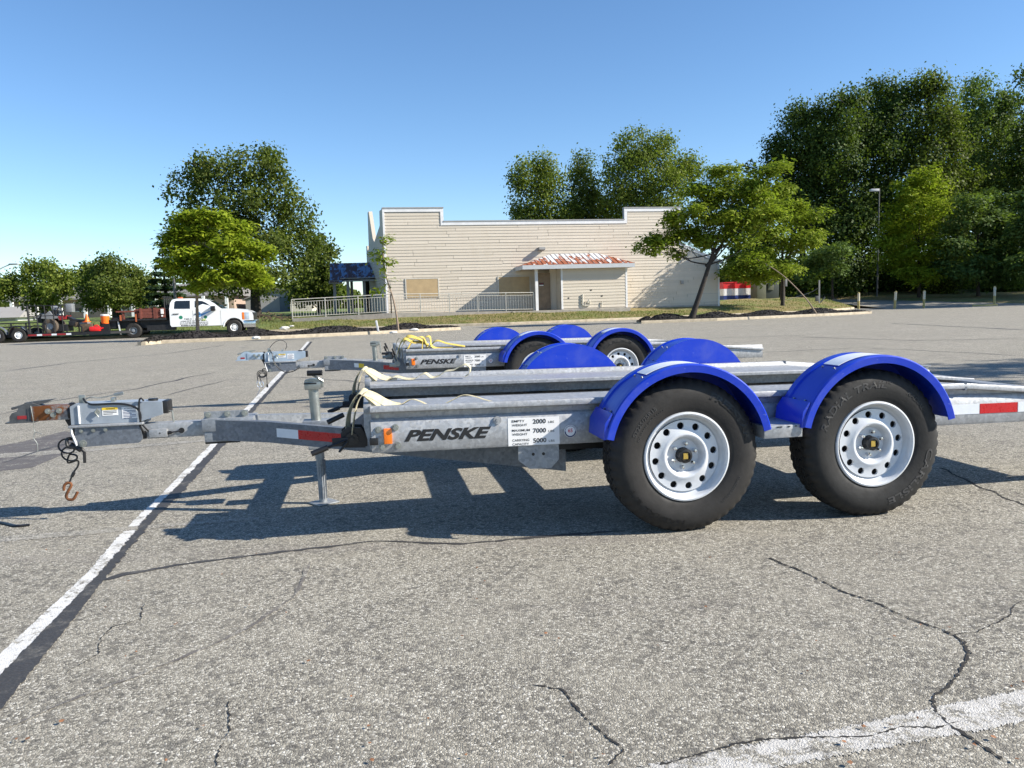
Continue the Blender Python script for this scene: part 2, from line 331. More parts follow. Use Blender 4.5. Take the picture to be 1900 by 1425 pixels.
def text_on(mb, s, x0, x1, y, z0, z1, **kw):             # flat text on a plane facing -y, fitted to a rectangle
    v, f = text_mesh(s, **kw); xs = [q.x for q in v]; ys = [q.y for q in v]; ax, bx, ay, by = min(xs), max(xs), min(ys), max(ys)
    mb.add([(x0 + (q.x - ax) / (bx - ax) * (x1 - x0), y - q.z, z0 + (q.y - ay) / (by - ay) * (z1 - z0)) for q in v], f)
def text_arc(mb, s, rt, hgt, deg_c, stretch, yf, **kw):  # lettering round a wheel, read clockwise from outside
    v, f = text_mesh(s, **kw); xs = [q.x for q in v]; ys = [q.y for q in v]; ax, bx, ay, by = min(xs), max(xs), min(ys), max(ys)
    k = hgt / (by - ay); out = []
    for q in v:
        th = R(deg_c) - (q.x - (ax + bx) / 2) * k * stretch / rt; r = rt + (q.y - ay) * k
        out.append((r * math.cos(th), yf(r) - .0012 - max(0, q.z) * .001, r * math.sin(th)))
    mb.add(out, f)

# ---------------------------------------------------------------- ground
def grid(name, xs, ys, zf, m, kind='structure', smooth=180):
    vs = [(x, y, zf(x, y)) for y in ys for x in xs]; n = len(xs)
    fs = [(j * n + i, j * n + i + 1, (j + 1) * n + i + 1, (j + 1) * n + i) for j in range(len(ys) - 1) for i in range(n - 1)]
    mb = MB().add(vs, fs); o = mb.obj(name, m, None, smooth); return tag(o, kind=kind)
lin = lambda a, b, n: [a + (b - a) * i / (n - 1) for i in range(n)]
grid('ground', [-1500, -500, -200, -90, 0, 90, 200, 500, 1500], [-1500, -500, -150, -60, 0, 60, 150, 500, 1500], lambda x, y: -.06, 'lawn')
lot = grid('parking_lot', lin(-75, 75, 31), lin(-45, 92, 30), lambda x, y: 0.0, 'asphalt')

KERB = [(-80, 31.5), (-40, 39.0), (-26.0, 41.8), (-20.5, 43.4), (-15, 45.2), (-12, 45.6), (-6, 45.8), (0, 46.2), (4.5, 47.6), (8.5, 49.4), (15, 52.0), (20, 54.2), (25.0, 60.0), (27.0, 63.2), (27.9, 66), (28.2, 92)]
def kerb_y(x):
    for (x0, y0), (x1, y1) in zip(KERB, KERB[1:]):
        if x0 <= x <= x1: return y0 + (y1 - y0) * (x - x0) / (x1 - x0)
    return 31.5 if x < -80 else 92
FA = .2; FO = Vector((0, 53, 0))
def fac_world(s, t): return (FO.x + s * math.cos(FA) - t * math.sin(FA), FO.y + s * math.sin(FA) + t * math.cos(FA))
def lawn_h(x, y):
    d = y - kerb_y(x)
    base = .13
    bank = .82 if x < 13 else .9
    if x < -9: bank = .82 + .15 * max(0, min(1, (-9 - x) / 12)) * 0
    rise = bank * max(0, min(1, d / 8.5)) ** .85
    far = max(0, d - 12) * .006
    lump = .035 * math.sin(x * 1.3 + y * .7) * math.sin(y * 1.1 - x * .4) * min(1, d / 2)
    return base + rise + far + (lump if d > .3 else 0)
xs = sorted(set(lin(-80, -30, 21) + lin(-30, 28, 117))); vs = []; fs = []
rows = [0, .4, .8, 1.2, 1.7, 2.3, 3, 3.8, 4.6, 5.5, 6.5, 7.5, 8.5, 10, 12, 15, 20, 30, 45, 70, 110]
for r in rows:
    for x in xs:
        y = kerb_y(x) + r; vs.append((x, y, lawn_h(x, y)))
n = len(xs)
for j in range(len(rows) - 1):
    for i in range(n - 1): fs.append((j * n + i, j * n + i + 1, (j + 1) * n + i + 1, (j + 1) * n + i))
lawn = tag(MB().add(vs, fs).obj('lawn', 'lawn', None, 180), kind='structure')
# a second lawn beyond the bollards on the right and the woodland floor
def rise(y): return .9 * max(0, min(1, (y - 60.5) / 19))
def right_h(x, y):
    e = max(0, min(1, (x - (38.5 - (y - 62) * .55)) / 1.2)) if y > 61.5 else 0
    return rise(y) - .06 + .22 * e + (.25 if y > 79 else 0)
grid('woodland_floor', lin(28.3, 95, 80), lin(60.5, 140, 70), right_h, 'lawn')
grid('drive', lin(28.25, 42, 20), lin(60.4, 79, 24), lambda x, y: rise(y) + .002, 'asphalt')

def strip(name, poly, z, m, parent=None, kind='structure'):  # a flat sheet with left and right edge points
    z *= .4
    vs = []; fs = []
    for a, b in poly: vs += [(a[0], a[1], z), (b[0], b[1], z)]
    for i in range(len(poly) - 1): fs.append((2 * i, 2 * i + 1, 2 * i + 3, 2 * i + 2))
    o = MB().add(vs, fs).obj(name, m, parent, 0)
    if not parent: tag(o, kind=kind)
    return o
def jag(pts, step, amp):
    out = []
    for (a, b) in zip(pts, pts[1:]):
        n_ = max(1, int((b - a).length / step))
        for i in range(n_):
            p = a.lerp(b, i / n_); d = (b - a).normalized(); q = Vector((-d.y, d.x, 0)); out.append(p + q * random.uniform(-amp, amp))
    out.append(pts[-1]); return out
def band(name, pix, width, z, m, parent=lot, step=.15, amp=.01, wj=.2, taper=True):
    pts = [gp(*p) for p in pix]
    if m == 'crack': pts = jag(jag(pts, .07, .016), .009, .0035); wj = .95
    else: pts = jag(pts, step, amp)
    poly = []
    for i, p in enumerate(pts):
        d = (pts[min(i + 1, len(pts) - 1)] - pts[max(i - 1, 0)]); d.z = 0; d.normalize(); q = Vector((-d.y, d.x, 0))
        w = width * (1 + random.uniform(-wj, wj)) / 2
        if taper and (i == 0 or i == len(pts) - 1): w *= .2
        poly.append((p - q * w, p + q * w))
    return strip(name, poly, z, m, parent)
# the long white stall line, its far end beyond the second hauler; tar sealed joint beside it
def line_edges(pl, pr, z, name, m, jitter):
    poly = []; A = [gp(*p) for p in pl]; B = [gp(*p) for p in pr]; n_ = 700; ja_ = jb_ = 0.0
    for i in range(n_ + 1):
        t = i / n_; k = min(int(t * (len(A) - 1)), len(A) - 2); f = t * (len(A) - 1) - k
        a = A[k].lerp(A[k + 1], f); b = B[k].lerp(B[k + 1], f)
        q = (b - a).normalized(); ja_ = .55 * ja_ + random.uniform(-jitter, jitter) * .6; jb_ = .55 * jb_ + random.uniform(-jitter, jitter) * .6
        poly.append((a + q * ja_, b + q * jb_))
    return strip(name, poly, z, m, lot)
LW = [(-60, 1272), (0, 1214), (166, 1060), (212, 1004), (254, 960), (305, 912), (400, 815), (520, 690), (570, 634)]
LM = [(-60, 1318), (0, 1254), (188, 1060), (239, 1002), (272, 959), (320, 912), (413, 815), (529, 690), (575, 634)]
LT = [(-60, 1392), (0, 1320), (202, 1066), (255, 1002), (292, 958), (341, 912), (426, 815), (535, 690), (580, 634)]
line_edges(LW, LM, .004, 'stall_line', 'paint', .006); line_edges(LM, LT, .006, 'tar_seam', 'tar', .014)
line_edges([(1120, 1440), (1330, 1393), (1520, 1360), (1760, 1308), (1960, 1268)], [(1300, 1470), (1420, 1430), (1560, 1402), (1760, 1366), (1960, 1330)], .004, 'stall_line', 'paint_worn', .012)
band('crack_seam', [(185, 1078), (260, 1062), (330, 1048), (480, 1030), (560, 1020), (700, 1004), (860, 1010), (930, 1003), (1040, 993), (1160, 985)], .022, .005, 'tar', wj=.7, step=.04, amp=.006)
band('crack_seam', [(186, 1078), (230, 1066), (285, 1058)], .055, .0055, 'tar', wj=.3, step=.05, amp=.004)
band('pavement_crack', [(985, 1272), (1050, 1280), (1085, 1320), (1130, 1360), (1165, 1395), (1130, 1420)], .0055, .0052, 'crack', step=.014, amp=.006, wj=.6)
band('pavement_crack', [(1430, 1035), (1500, 1070), (1600, 1110), (1700, 1150), (1780, 1190), (1805, 1225), (1775, 1255), (1735, 1295), (1760, 1350), (1860, 1410)], .007, .0062, 'crack', step=.02, amp=.007, wj=.6)
band('pavement_crack', [(1805, 1215), (1780, 1180), (1850, 1150), (1900, 1115)], .0035, .0052, 'crack', step=.016, amp=.007, wj=.6)
band('pavement_crack', [(1230, 1425), (1310, 1390), (1420, 1372), (1560, 1372), (1680, 1355), (1780, 1340)], .0055, .0056, 'crack', step=.02, amp=.006, wj=.6)
band('pavement_crack', [(270, 1120), (262, 1150), (200, 1165), (185, 1215), (120, 1250)], .003, .0052, 'crack', step=.02, amp=.006, wj=.6)
band('hairline_crack', [(575, 1045), (545, 1110), (460, 1165), (330, 1225), (180, 1280), (0, 1355)], .016, .005, 'faint', step=.05, amp=.006, wj=.7)
band('hairline_crack', [(435, 1300), (420, 1360), (400, 1425)], .003, .0052, 'crack', step=.02, amp=.008)
band('pavement_crack', [(1745, 868), (1800, 895), (1900, 938)], .012, .0052, 'crack', step=.05, amp=.008, wj=.5)
for pts, w in (([(0, 770), (90, 745), (250, 722), (400, 690)], .05), ([(0, 860), (70, 835), (160, 815), (250, 790)], .03), ([(0, 690), (140, 672), (320, 655), (420, 640)], .08), ([(600, 690), (700, 682)], .05),
               ([(300, 735), (420, 705), (560, 700), (700, 712)], .03), ([(1400, 655), (1600, 645), (1900, 660)], .06), ([(1480, 625), (1700, 632), (1900, 628)], .09), ([(1300, 628), (1500, 622)], .07), ([(1650, 600), (1900, 612)], .12)):
    band('crack_seam', pts, w, .005, 'tar', step=.4, amp=.05, wj=.5)
line_edges([(0, 842), (150, 833), (300, 822), (430, 812)], [(0, 850), (150, 839), (300, 827), (430, 815)], .0045, 'faded_line', 'ghost', .01)
line_edges([(0, 996), (150, 985), (330, 970), (480, 960)], [(0, 1006), (150, 994), (330, 976), (480, 964)], .0045, 'faded_line', 'ghost', .01)
# dark old patch at the left
pa = [gp(*p) for p in ((-60, 838), (40, 820), (120, 800), (180, 812), (130, 838), (60, 868), (-60, 880))]
MB().add([(p.x, p.y, .0012) for p in pa], [tuple(range(len(pa)))]).obj('dark_patch', paint('dark_asphalt_patch', .56, (.13, .115, .105)), lot, 0)

def kerb_along(name, pts, w=.16, h=.14, seg=3.0, parent=None):
    """kerb stones laid along pts; each stone a piece of its own"""
    P = [Vector((p[0], p[1], 0)) for p in pts]; out = []; root = None
    tot = 0; stones = []
    for a, b in zip(P, P[1:]):
        l = (b - a).length; k = max(1, round(l / seg))
        for i in range(k): stones.append((a.lerp(b, i / k), a.lerp(b, (i + 1) / k)))
    for i, (a, b) in enumerate(stones):
        d = (b - a).normalized(); q = Vector((-d.y, d.x, 0)); e = d * .006
        prof = [(0, -.03), (0, h - .03), (.012, h - .008), (.03, h), (w, h), (w, -.03)]
        vs = [tuple(a + e + q * p[0] + Vector((0, 0, p[1]))) for p in prof] + [tuple(b - e + q * p[0] + Vector((0, 0, p[1]))) for p in prof]
        m_ = len(prof); fs = [tuple(range(m_))[::-1], tuple(range(m_, 2 * m_))] + [(j, (j + 1) % m_, m_ + (j + 1) % m_, m_ + j) for j in range(m_)]
        o = MB().add(vs, fs).obj('kerb_stone', 'kerb', parent, 30); out.append(o)
    return out
kr = bpy.data.objects.new('kerb', None); COL.objects.link(kr); tag(kr, kind='structure')
kerb_along('kerb', [(x, y - .16) for x, y in KERB if x >= -42], .16, .14, 4.0, kr)

# islands: kerb ring, mulch bed with chips
def island(front, back, name, label):
    Pf = [gp(*p) for p in front]; Pb = back(Pf); ring = Pf + Pb[::-1]
    k = bpy.data.objects.new('island_kerb', None); COL.objects.link(k); tag(k, kind='structure')
    kerb_along('k', [(p.x, p.y) for p in ring] + [(ring[0].x, ring[0].y)], .15, .14, 3.0, k)
    nU, nV = 60, 10; vs = []; fs = []
    def lerpP(P, t):
        f = t * (len(P) - 1); i = min(int(f), len(P) - 2); return P[i].lerp(P[i + 1], f - i)
    hts = {}
    for i in range(nU + 1):
        a, b = lerpP(Pf, i / nU), lerpP(Pb, i / nU)
        for j in range(nV + 1):
            p = a.lerp(b, .06 + .88 * j / nV); e = math.sin(PI * j / nV) ** .7 * min(1, i / 6, (nU - i) / 6)
            h = .10 + e * (.20 + .10 * math.sin(i * .55) + random.uniform(-.03, .03)); vs.append((p.x, p.y, h))
    for i in range(nU):
        for j in range(nV): q = i * (nV + 1) + j; fs.append((q, q + nV + 1, q + nV + 2, q + 1))
    o = tag(MB().add(vs, fs).obj('mulch_bed', 'mulch', None, 60), kind='structure')
    cv = []; cf = []
    for _ in range(5200):
        q = random.choice(fs); a, b, c, d = [Vector(vs[i]) for i in q]; u, w = random.random(), random.random()
        p = a.lerp(b, u).lerp(d.lerp(c, u), w); l, ww = random.uniform(.03, .08), random.uniform(.015, .035)
        m3 = Matrix.Rotation(random.uniform(0, 6.3), 3, 'Z') @ Matrix.Rotation(random.uniform(-.8, .8), 3, 'Y')
        o_ = len(cv); cv += [tuple(p + m3 @ Vector(x) + Vector((0, 0, .015))) for x in ((-l, -ww, 0), (l, -ww, 0), (l, ww, 0), (-l, ww, 0), (0, 0, .03))]
        cf += [(o_, o_ + 1, o_ + 4), (o_ + 1, o_ + 2, o_ + 4), (o_ + 2, o_ + 3, o_ + 4), (o_ + 3, o_, o_ + 4)]
    tag(MB().add(cv, cf).obj('mulch_chips', 'mulch', None, 0), label, 'mulch', kind='stuff')
    return vs
def back_off(d0):
    def f(P):
        n_ = len(P); out = []
        for i, p in enumerate(P):
            e = math.sin(PI * i / (n_ - 1)) ** .5
            out.append(Vector((p.x - .15, p.y + d0 * max(e, .18), 0)))
        return out
    return f
island([(262, 641), (300, 637.5), (400, 633.5), (500, 629.5), (650, 622.5), (770, 616.5), (855, 612)], back_off(2.9), 'left', 'black mulch chips in the kerbed island before the white truck')
island([(1190, 600.5), (1230, 599), (1330, 595.5), (1430, 591), (1530, 586.5), (1618, 582)], back_off(3.0), 'right', 'black mulch chips in the kerbed island under the right locust tree')

# grass blades on the verge (uncountable)
gv = []; gf = []
for _ in range(30000):
    x = random.uniform(-30, 27.5) if random.random() > .4 else random.uniform(-14, 12); d = random.uniform(.05, 7.5) ** 1.0; y = kerb_y(x) + d
    if abs(FO.y + x * math.tan(FA) - y) < .4 and -8.4 < x < 14.6: continue
    if y > FO.y + x * math.tan(FA) - 2.4 and -9.5 < x < 14.6: continue
    z = lawn_h(x, y) - .01; h = random.uniform(.04, .13); w = random.uniform(.01, .025); a = random.uniform(0, 6.3); l = random.uniform(-.06, .06)
    o_ = len(gv); gv += [(x - math.cos(a) * w, y - math.sin(a) * w, z), (x + math.cos(a) * w, y + math.sin(a) * w, z), (x + l, y + l * .5, z + h)]; gf.append((o_, o_ + 1, o_ + 2))
tag(MB().add(gv, gf).obj('grass', 'grassblade', None, 0), 'short patchy grass on the bank before the tan building', 'grass', kind='stuff')

# ================================================================ car haulers
SIDE = [(.205, .010), (.214, .002), (.232, -.003), (.262, -.009), (.295, -.010), (.318, -.004), (.334, .005)]
def ysurf(r):
    for (r0, y0), (r1, y1) in zip(SIDE, SIDE[1:]):
        if r <= r1: return y0 + (y1 - y0) * (r - r0) / (r1 - r0)
    return SIDE[-1][1]
RIMC = .3545
def tyre_mesh():
    half = SIDE + [(.345, .013), (.353, .022), (.3575, .036), (.3575, .052), (.351, .053), (.351, .060), (.3585, .061), (.3585, .083), (.351, .084), (.351, .092), (.359, .093)]
    Wd = .194; prof = half + [(r, Wd - y) for r, y in reversed(half)]
    n_ = 240; vs = []; fs = []; m_ = len(prof)
    for k in range(n_):
        t = 2 * PI * k / n_
        for j, (r, y) in enumerate(prof):
            jj = min(j, m_ - 1 - j)
            if 8 < jj and k % 5 == (0 if (jj < 12) else 2): r -= .008
            if jj in (7, 8) and k % 5 in (0, 1): r -= .002; y += .006 if j < m_ / 2 else -.006
            z = r * math.sin(t); x = r * math.cos(t)
            if z < -.3535: z = -.3535
            vs.append((x, y, z))
    for k in range(n_):
        for j in range(m_ - 1): fs.append((k * m_ + j, k * m_ + j + 1, ((k + 1) % n_) * m_ + j + 1, ((k + 1) % n_) * m_ + j))
    return MB().add(vs, fs).mesh('tyre', 35)
def rim_mesh():
    mb = MB()
    mb.lathe_y([(.206, .020), (.2085, .006), (.206, -.002), (.199, -.004), (.193, .002), (.190, .018), (.186, .034), (.176, .040), (.168, .044)], 72)      # outer flange and drop
    # perforated disc with twelve round holes
    r1, r2, ns = .112, .168, 12; ydisc = lambda r: .034 + (r2 - r) * -.10 if r > .13 else .034 - (r2 - .13) * .10 - (.13 - r) * .35
    for k in range(ns):
        th = 2 * PI * (k + .25) / ns; rc = .142; rh = .0165; P = []; n_ = 16; hw = PI / ns
        bnd = []
        for i in range(n_):
            an = 2 * PI * i / n_ + PI / 4 * 0; cx, cy = math.cos(an), math.sin(an); sc = 1 / max(abs(cx), abs(cy))
            bnd.append((rc + cx * sc * ((r2 - rc) if cx > 0 else (rc - r1)), th + cy * sc * hw))
        hol = []
        for i in range(n_):
            an = 2 * PI * i / n_; hol.append((rc + rh * math.cos(an), th + rh * math.sin(an) / rc))
        mid = [((a[0] + b[0] * 2) / 3, (a[1] + b[1] * 2) / 3) for a, b in zip(bnd, hol)]
        rings = [bnd, mid, hol]; vs = [(r * math.cos(t), ydisc(r), r * math.sin(t)) for ring in rings for r, t in ring] + [(r * math.cos(t), ydisc(r) + .012, r * math.sin(t)) for r, t in hol]
        fs = [(q * n_ + i, q * n_ + (i + 1) % n_, (q + 1) * n_ + (i + 1) % n_, (q + 1) * n_ + i) for q in range(3) for i in range(n_)]
        mb.add(vs, fs)
    y0 = ydisc(r1)
    mb.lathe_y([(r1, y0), (.104, y0 - .004), (.096, y0 - .004), (.088, y0 + .004), (.082, y0 + .020), (.076, y0 + .030), (.036, y0 + .032)], 64)
    return mb.mesh('rim', 50)
TY = tyre_mesh(); RM = rim_mesh()
BACK = MB().lathe_y([(.186, .060), (.150, .07), (.0, .07)], 32).mesh('brake_drum', 40)
BARREL = MB().lathe_y([(.203, .02), (.188, .05), (.185, .15), (.203, .196)], 40).mesh('wheel_barrel', 40)
HUB = MB().lathe_y([(.034, .060), (.034, .022), (.031, .016), (.022, .014), (.020, .020), (.0, .020)], 32).mesh('hub_cap', 40)
NUT = MB().lathe_y([(.0095, .06), (.0095, .032), (.007, .027), (.0, .026)], 6).mesh('lug_nut', 30)
LAB = MB().box(-.011, .011, .0175, .0195, -.014, .014).mesh('hub_label', 0)
VALVE = MB().tube([(.178, .04, .075), (.181, .012, .078)], .004, 8).mesh('valve_stem', 40)
def wheel_text(kind):
    a, b = MB(), MB()
    if kind == 'a':
        text_arc(a, 'FREESTAR', .284, .033, 40, 1.5, ysurf, bold=.045, extrude=.5)
        text_arc(b, 'ST225/75R15', .268, .019, 140, 1.15, ysurf, bold=.012, extrude=.5)
        text_arc(b, 'FOR TRAILER SERVICE ONLY', .246, .010, 138, 1.05, ysurf, extrude=.5)
        text_arc(a, 'RADIAL S/T', .292, .026, 236, 1.7, ysurf, extrude=.5)
        text_arc(b, 'TUBELESS RADIAL', .268, .012, 322, 1.1, ysurf, extrude=.5)
    elif kind == 'b':
        text_arc(a, 'RADIAL TRAIL', .272, .034, 122, 1.35, ysurf, bold=.02, shear=.15, extrude=.5)
        text_arc(b, 'HD', .297, .012, 78, 1.2, ysurf, extrude=.5)
        text_arc(a, 'CARLISLE', .272, .034, 318, 1.75, ysurf, bold=.02, extrude=.5)
        text_arc(b, 'RADIAL', .282, .018, 45, 1.3, ysurf, shear=.3, extrude=.5)
    else:
        text_arc(a, 'CARLISLE', .272, .034, 100, 1.75, ysurf, bold=.02, extrude=.5)
    out = [('tyre_lettering', a.mesh('tyre_lettering', 0), 'tyretext' if kind != 'b' else 'tyretext_l')]
    if b.v: out.append(('tyre_small_print', b.mesh('tyre_small_print', 0), 'tyretext_l'))
    return out
WT = {k: wheel_text(k) for k in 'abc'}
def wheel(parent, a, b, flip, kind):
    t = link('tyre', TY if kind == 'b' else TYB, None, None)
    if not t.data.materials: t.data.materials.append(M['tyre' if kind == 'b' else 'tyre_b'])
    t.name = 'wheel'; t.parent = parent; t.location = (a, b, RIMC); t.rotation_euler = (0, 0, PI if flip else 0)
    for nm, me, m_ in (('rim', RM, 'rim'), ('wheel_barrel', BARREL, 'galv_dark'), ('brake_drum', BACK, 'blackmetal'), ('hub_cap', HUB, 'black'), ('hub_label', LAB, 'brass'), ('valve_stem', VALVE, 'black')):
        link(nm, me, m_, t)
    for k in range(6):
        th = 2 * PI * (k + .35) / 6; o = link('lug_nut', NUT, 'chrome', t); o.location = (.056 * math.cos(th), 0, .056 * math.sin(th))
    for nm, me, m_ in WT[kind]: link(nm, me, m_, t)
    return t
TYB = TY.copy()
FR, FZ = .405, .378
def fender_meshes():
    prof = [(-.034, -.036), (-.040, -.036), (-.042, -.004), (-.036, .002), (-.006, .003), (.002, -.004), (.165, -.004), (.173, .003), (.214, .003), (.214, -.006), (-.032, -.006)]
    n_ = 44; vs = []; fs = []; m_ = len(prof)
    for k in range(n_ + 1):
        th = R(12.5 + (167.5 - 12.5) * k / n_)
        for y, dr in prof: r = FR + dr; vs.append((r * math.cos(th), y, FZ + r * math.sin(th)))
    for k in range(n_):
        for j in range(m_): fs.append((k * m_ + j, k * m_ + (j + 1) % m_, (k + 1) * m_ + (j + 1) % m_, (k + 1) * m_ + j))
    fs += [tuple(range(m_)), tuple(range(n_ * m_, n_ * m_ + m_))]
    skin = MB().add(vs, fs)
    # squared front foot of the fender
    skin.prism([(-.406, .462), (-.392, .462), (-.385, .52), (-.362, .572), (-.366, .582), (-.398, .535)], 'y', -.034, .2135)
    skin = skin.mesh('fender', 35)
    arc = [(FR * math.cos(R(a)), FZ + FR * math.sin(R(a))) for a in lin(12.5, 167.5, 40)]
    plate = MB().prism(arc, 'y', .2085, .2145).mesh('inner_plate', 35)
    st = MB(); pts = [((FR + .0015) * math.cos(R(a)), .085, FZ + (FR + .0015) * math.sin(R(a))) for a in lin(80, 117, 14)]; st.ribbon(pts, (0, 1, 0), .125, .003); st = st.mesh('step_pad', 40)
    rv = MB()
    for a in (120, 60, 150, 162, 40):
        for b in (.03, .13):
            c = Vector((FR * math.cos(R(a)), b, FZ + FR * math.sin(R(a)))); d = Vector((math.cos(R(a)), 0, math.sin(R(a)))); rv.tube([c - d * .006, c + d * .003], .005, 8)
    return skin, plate, st, rv.mesh('rivets', 40)
FEN = fender_meshes()
def fender(parent, a, b, flip, pad):
    o = link('fender', FEN[0], 'blue', parent); o.location = (a, b, 0); o.rotation_euler = (0, 0, PI if flip else 0)
    link('inner_plate', FEN[1], 'blue', o)
    if pad: link('step_pad', FEN[2], 'whitetape', o)
    link('rivets', FEN[3], 'zinc', o)
    return o

CB = 1.17                                              # centre line of a hauler across
def tilt(a): return -.0127 * (a + 1.9)
def bolt(mb, a, b, z, r=.011, l=.02, sgn=-1):
    mb.tube([(a, b, z), (a, b + sgn * .004, z)], r * 1.5, 12); mb.tube([(a, b + sgn * .003, z), (a, b + sgn * l, z)], r, 6)
def hauler(T, label, far):
    root = thing('car_hauler_trailer', (T[0], T[1], 0), T[2], label, 'trailer', 'galvanised car hauler trailers')
    def part(mb, name, m, parent=root, tl=True, smooth=40): return mb.obj(name, m, parent, smooth, tilt if tl else None)
    bend = 1.15; end = 2.35; drop = -.085
    for sgn in (1, -1):                                # near and far half, mirrored about the centre line
        B = lambda b: b if sgn == 1 else 2 * CB - b
        # side beam: folded sheet
        sec = [(.285, .562), (.262, .566), (.2545, .558), (.254, .545), (.254, .428), (.258, .420), (.275, .419), (.36, .419), (.36, .414), (.27, .414), (.252, .416), (.247, .428), (.247, .552), (.262, .571), (.285, .568)]
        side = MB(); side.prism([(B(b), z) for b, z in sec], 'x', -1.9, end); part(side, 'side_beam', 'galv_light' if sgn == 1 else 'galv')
        # runway: folded trough with outer lip, floor and turned down inner flange
        rs = [(.238, .604), (.228, .608), (.226, .628), (.230, .634), (.262, .634), (.268, .628), (.275, .606), (.300, .603), (.66, .603), (.70, .606), (.735, .608), (.742, .602), (.742, .586), (.736, .586), (.733, .598), (.585, .597), (.585, .515), (.577, .515), (.577, .597), (.300, .597), (.284, .597), (.279, .560), (.286, .556), (.272, .556), (.264, .612)]
        mb = MB(); vs = []; fs = []; m_ = len(rs)
        secs = [(-1.9, 0), (-1.2, 0), (0, 0), (bend, 0), (end, drop * (end - bend))]
        for a, dz in secs: vs += [(a, B(b), z + dz) for b, z in rs]
        for k in range(len(secs) - 1):
            for j in range(m_): fs.append((k * m_ + j, k * m_ + (j + 1) % m_, (k + 1) * m_ + (j + 1) % m_, (k + 1) * m_ + j))
        fs += [tuple(range(m_)), tuple(range((len(secs) - 1) * m_, len(secs) * m_))]
        mb.add(vs, fs); rw = part(mb, 'runway', 'galv_light')
        nose = MB(); nose.box(-1.93, -1.895, min(B(.255), B(.735)), max(B(.255), B(.735)), .60, .632, .004)                       # front end cap with bent top and gusset
        nose.prism([(-1.93, .60), (-1.93, .53), (-1.905, .43), (-1.895, .43), (-1.895, .60)], 'y', B(.262), B(.272)); nose.prism([(-1.93, .60), (-1.93, .55), (-1.91, .46), (-1.895, .46), (-1.895, .60)], 'y', B(.72), B(.728))
        nose.box(-1.925, -1.90, min(B(.30), B(.70)), max(B(.30), B(.70)), .52, .60)
        part(nose, 'runway_front_plate', 'galv', rw)
        lip = MB(); lip.box(bend - .008, bend + .004, min(B(.227), B(.272)), max(B(.227), B(.272)), .60, .637); part(lip, 'weld_joint', 'galv_dark', rw)
        ib = MB(); ib.box(-1.55, 1.2, min(B(.70), B(.76)), max(B(.70), B(.76)), .455, .512, .004); part(ib, 'inner_rail', 'galv_dark')
        # wheels and fenders
        for k, a in enumerate((-.477, .477)):
            fender(root, a, B(0), sgn == -1, sgn == 1 and not (far and 0))
            kind = ('a', 'b')[k] if not far else ('c', 'c')[k]
            wheel(root, a, B(0), sgn == -1, kind if sgn == 1 else 'c')
        stp = MB(); stp.box(-.108, .085, min(B(-.02), B(.25)), max(B(-.02), B(.25)), .418, .478, .004); part(stp, 'fender_step', 'galv_light', root, False)
        if sgn == 1:
            dots = MB()
            for q in (-.085, -.045, -.03, .01, .045): dots.box(q, q + .012, -.0222, -.0195, .468, .473)
            part(dots, 'step_slots', 'black', root, False)
    # cross members and axles between the runways
    for a, w in ((-1.82, .05), (-.80, .07), (-.40, .055), (.42, .055), (1.1, .07), (2.25, .06)):
        c = MB(); c.box(a - w, a + w, .36, 2 * CB - .36, .435, .50, .006); part(c, 'cross_member', 'galv')
    for a in (-.477, .477):
        c = MB(); c.tube([(a, .21, RIMC - .005), (a, 2 * CB - .21, RIMC - .005)], .038, 10); part(c, 'axle', 'blackmetal', root, False)
    # ---- fittings on the near side beam
    yb = .2468
    lt = MB(); a0, z0 = -1.844, .458; lt.box(a0, a0 + .038, yb - .014, yb + .001, z0, z0 + .072, .004); am = part(lt, 'marker_lamp', 'amber', root)
    for a, z in ((-1.867, .525), (-1.79, .532), (-1.852, .446), (-1.783, .449)):
        mb = MB(); bolt(mb, a, yb, z, .0105, .026); part(mb, 'bolt', 'zinc')
    mb = MB(); bolt(mb, -1.315, yb, .546, .008, .012); mb.tube([(-1.315, yb, .546), (-1.315, yb - .006, .546)], .019, 20); part(mb, 'fixing_bolt', 'galv_light')
    mb = MB(); mb.tube([(-1.868, .279, .585), (-1.868, .262, .585)], .010, 12); part(mb, 'lip_bolt', 'zinc')
    cn = MB(); cn.box(-1.908, -1.870, yb - .010, yb + .002, .455, .488, .003); part(cn, 'corner_plug', 'black')
    tx = MB(); text_on(tx, 'PENSKE', -1.752, -1.345, yb - .0012, .463, .518, shear=.38, bold=.042); part(tx, 'maker_lettering', 'ink', root, True, 0)
    stk = MB(); stk.box(-1.266, -1.018, yb - .0012, yb + .001, .419, .551); sk = part(stk, 'weight_sticker', 'sticker', root, True, 0)
    tx = MB(); yt = yb - .0022
    for i, (w1, w2, num) in enumerate((('EMPTY', 'WEIGHT', '2000'), ('MAXIMUM', 'WEIGHT', '7000'), ('CARRYING', 'CAPACITY', '5000'))):
        z = .530 - i * .044 - (.003 if i == 2 else 0)
        text_on(tx, w1, -1.247, -1.247 + (.062, .086, .082)[i], yt, z + .001, z + .012, bold=.01); text_on(tx, w2, -1.247, -1.247 + (.074, .074, .080)[i], yt, z - .018, z - .007, bold=.01)
        text_on(tx, num, -1.146, -1.083, yt, z - .009, z + .013, bold=.018); text_on(tx, 'LBS', -1.071, -1.043, yt, z - .008, z + .002, bold=.005)
    part(tx, 'weight_print', 'ink', sk, True, 0)
    ds = MB(); ds.tube([(-.965, yb + .001, .477), (-.965, yb - .0015, .477)], .030, 28); d1 = part(ds, 'speed_sticker', 'sticker')
    rg = MB(); n_ = 28; vs = []; fs = []
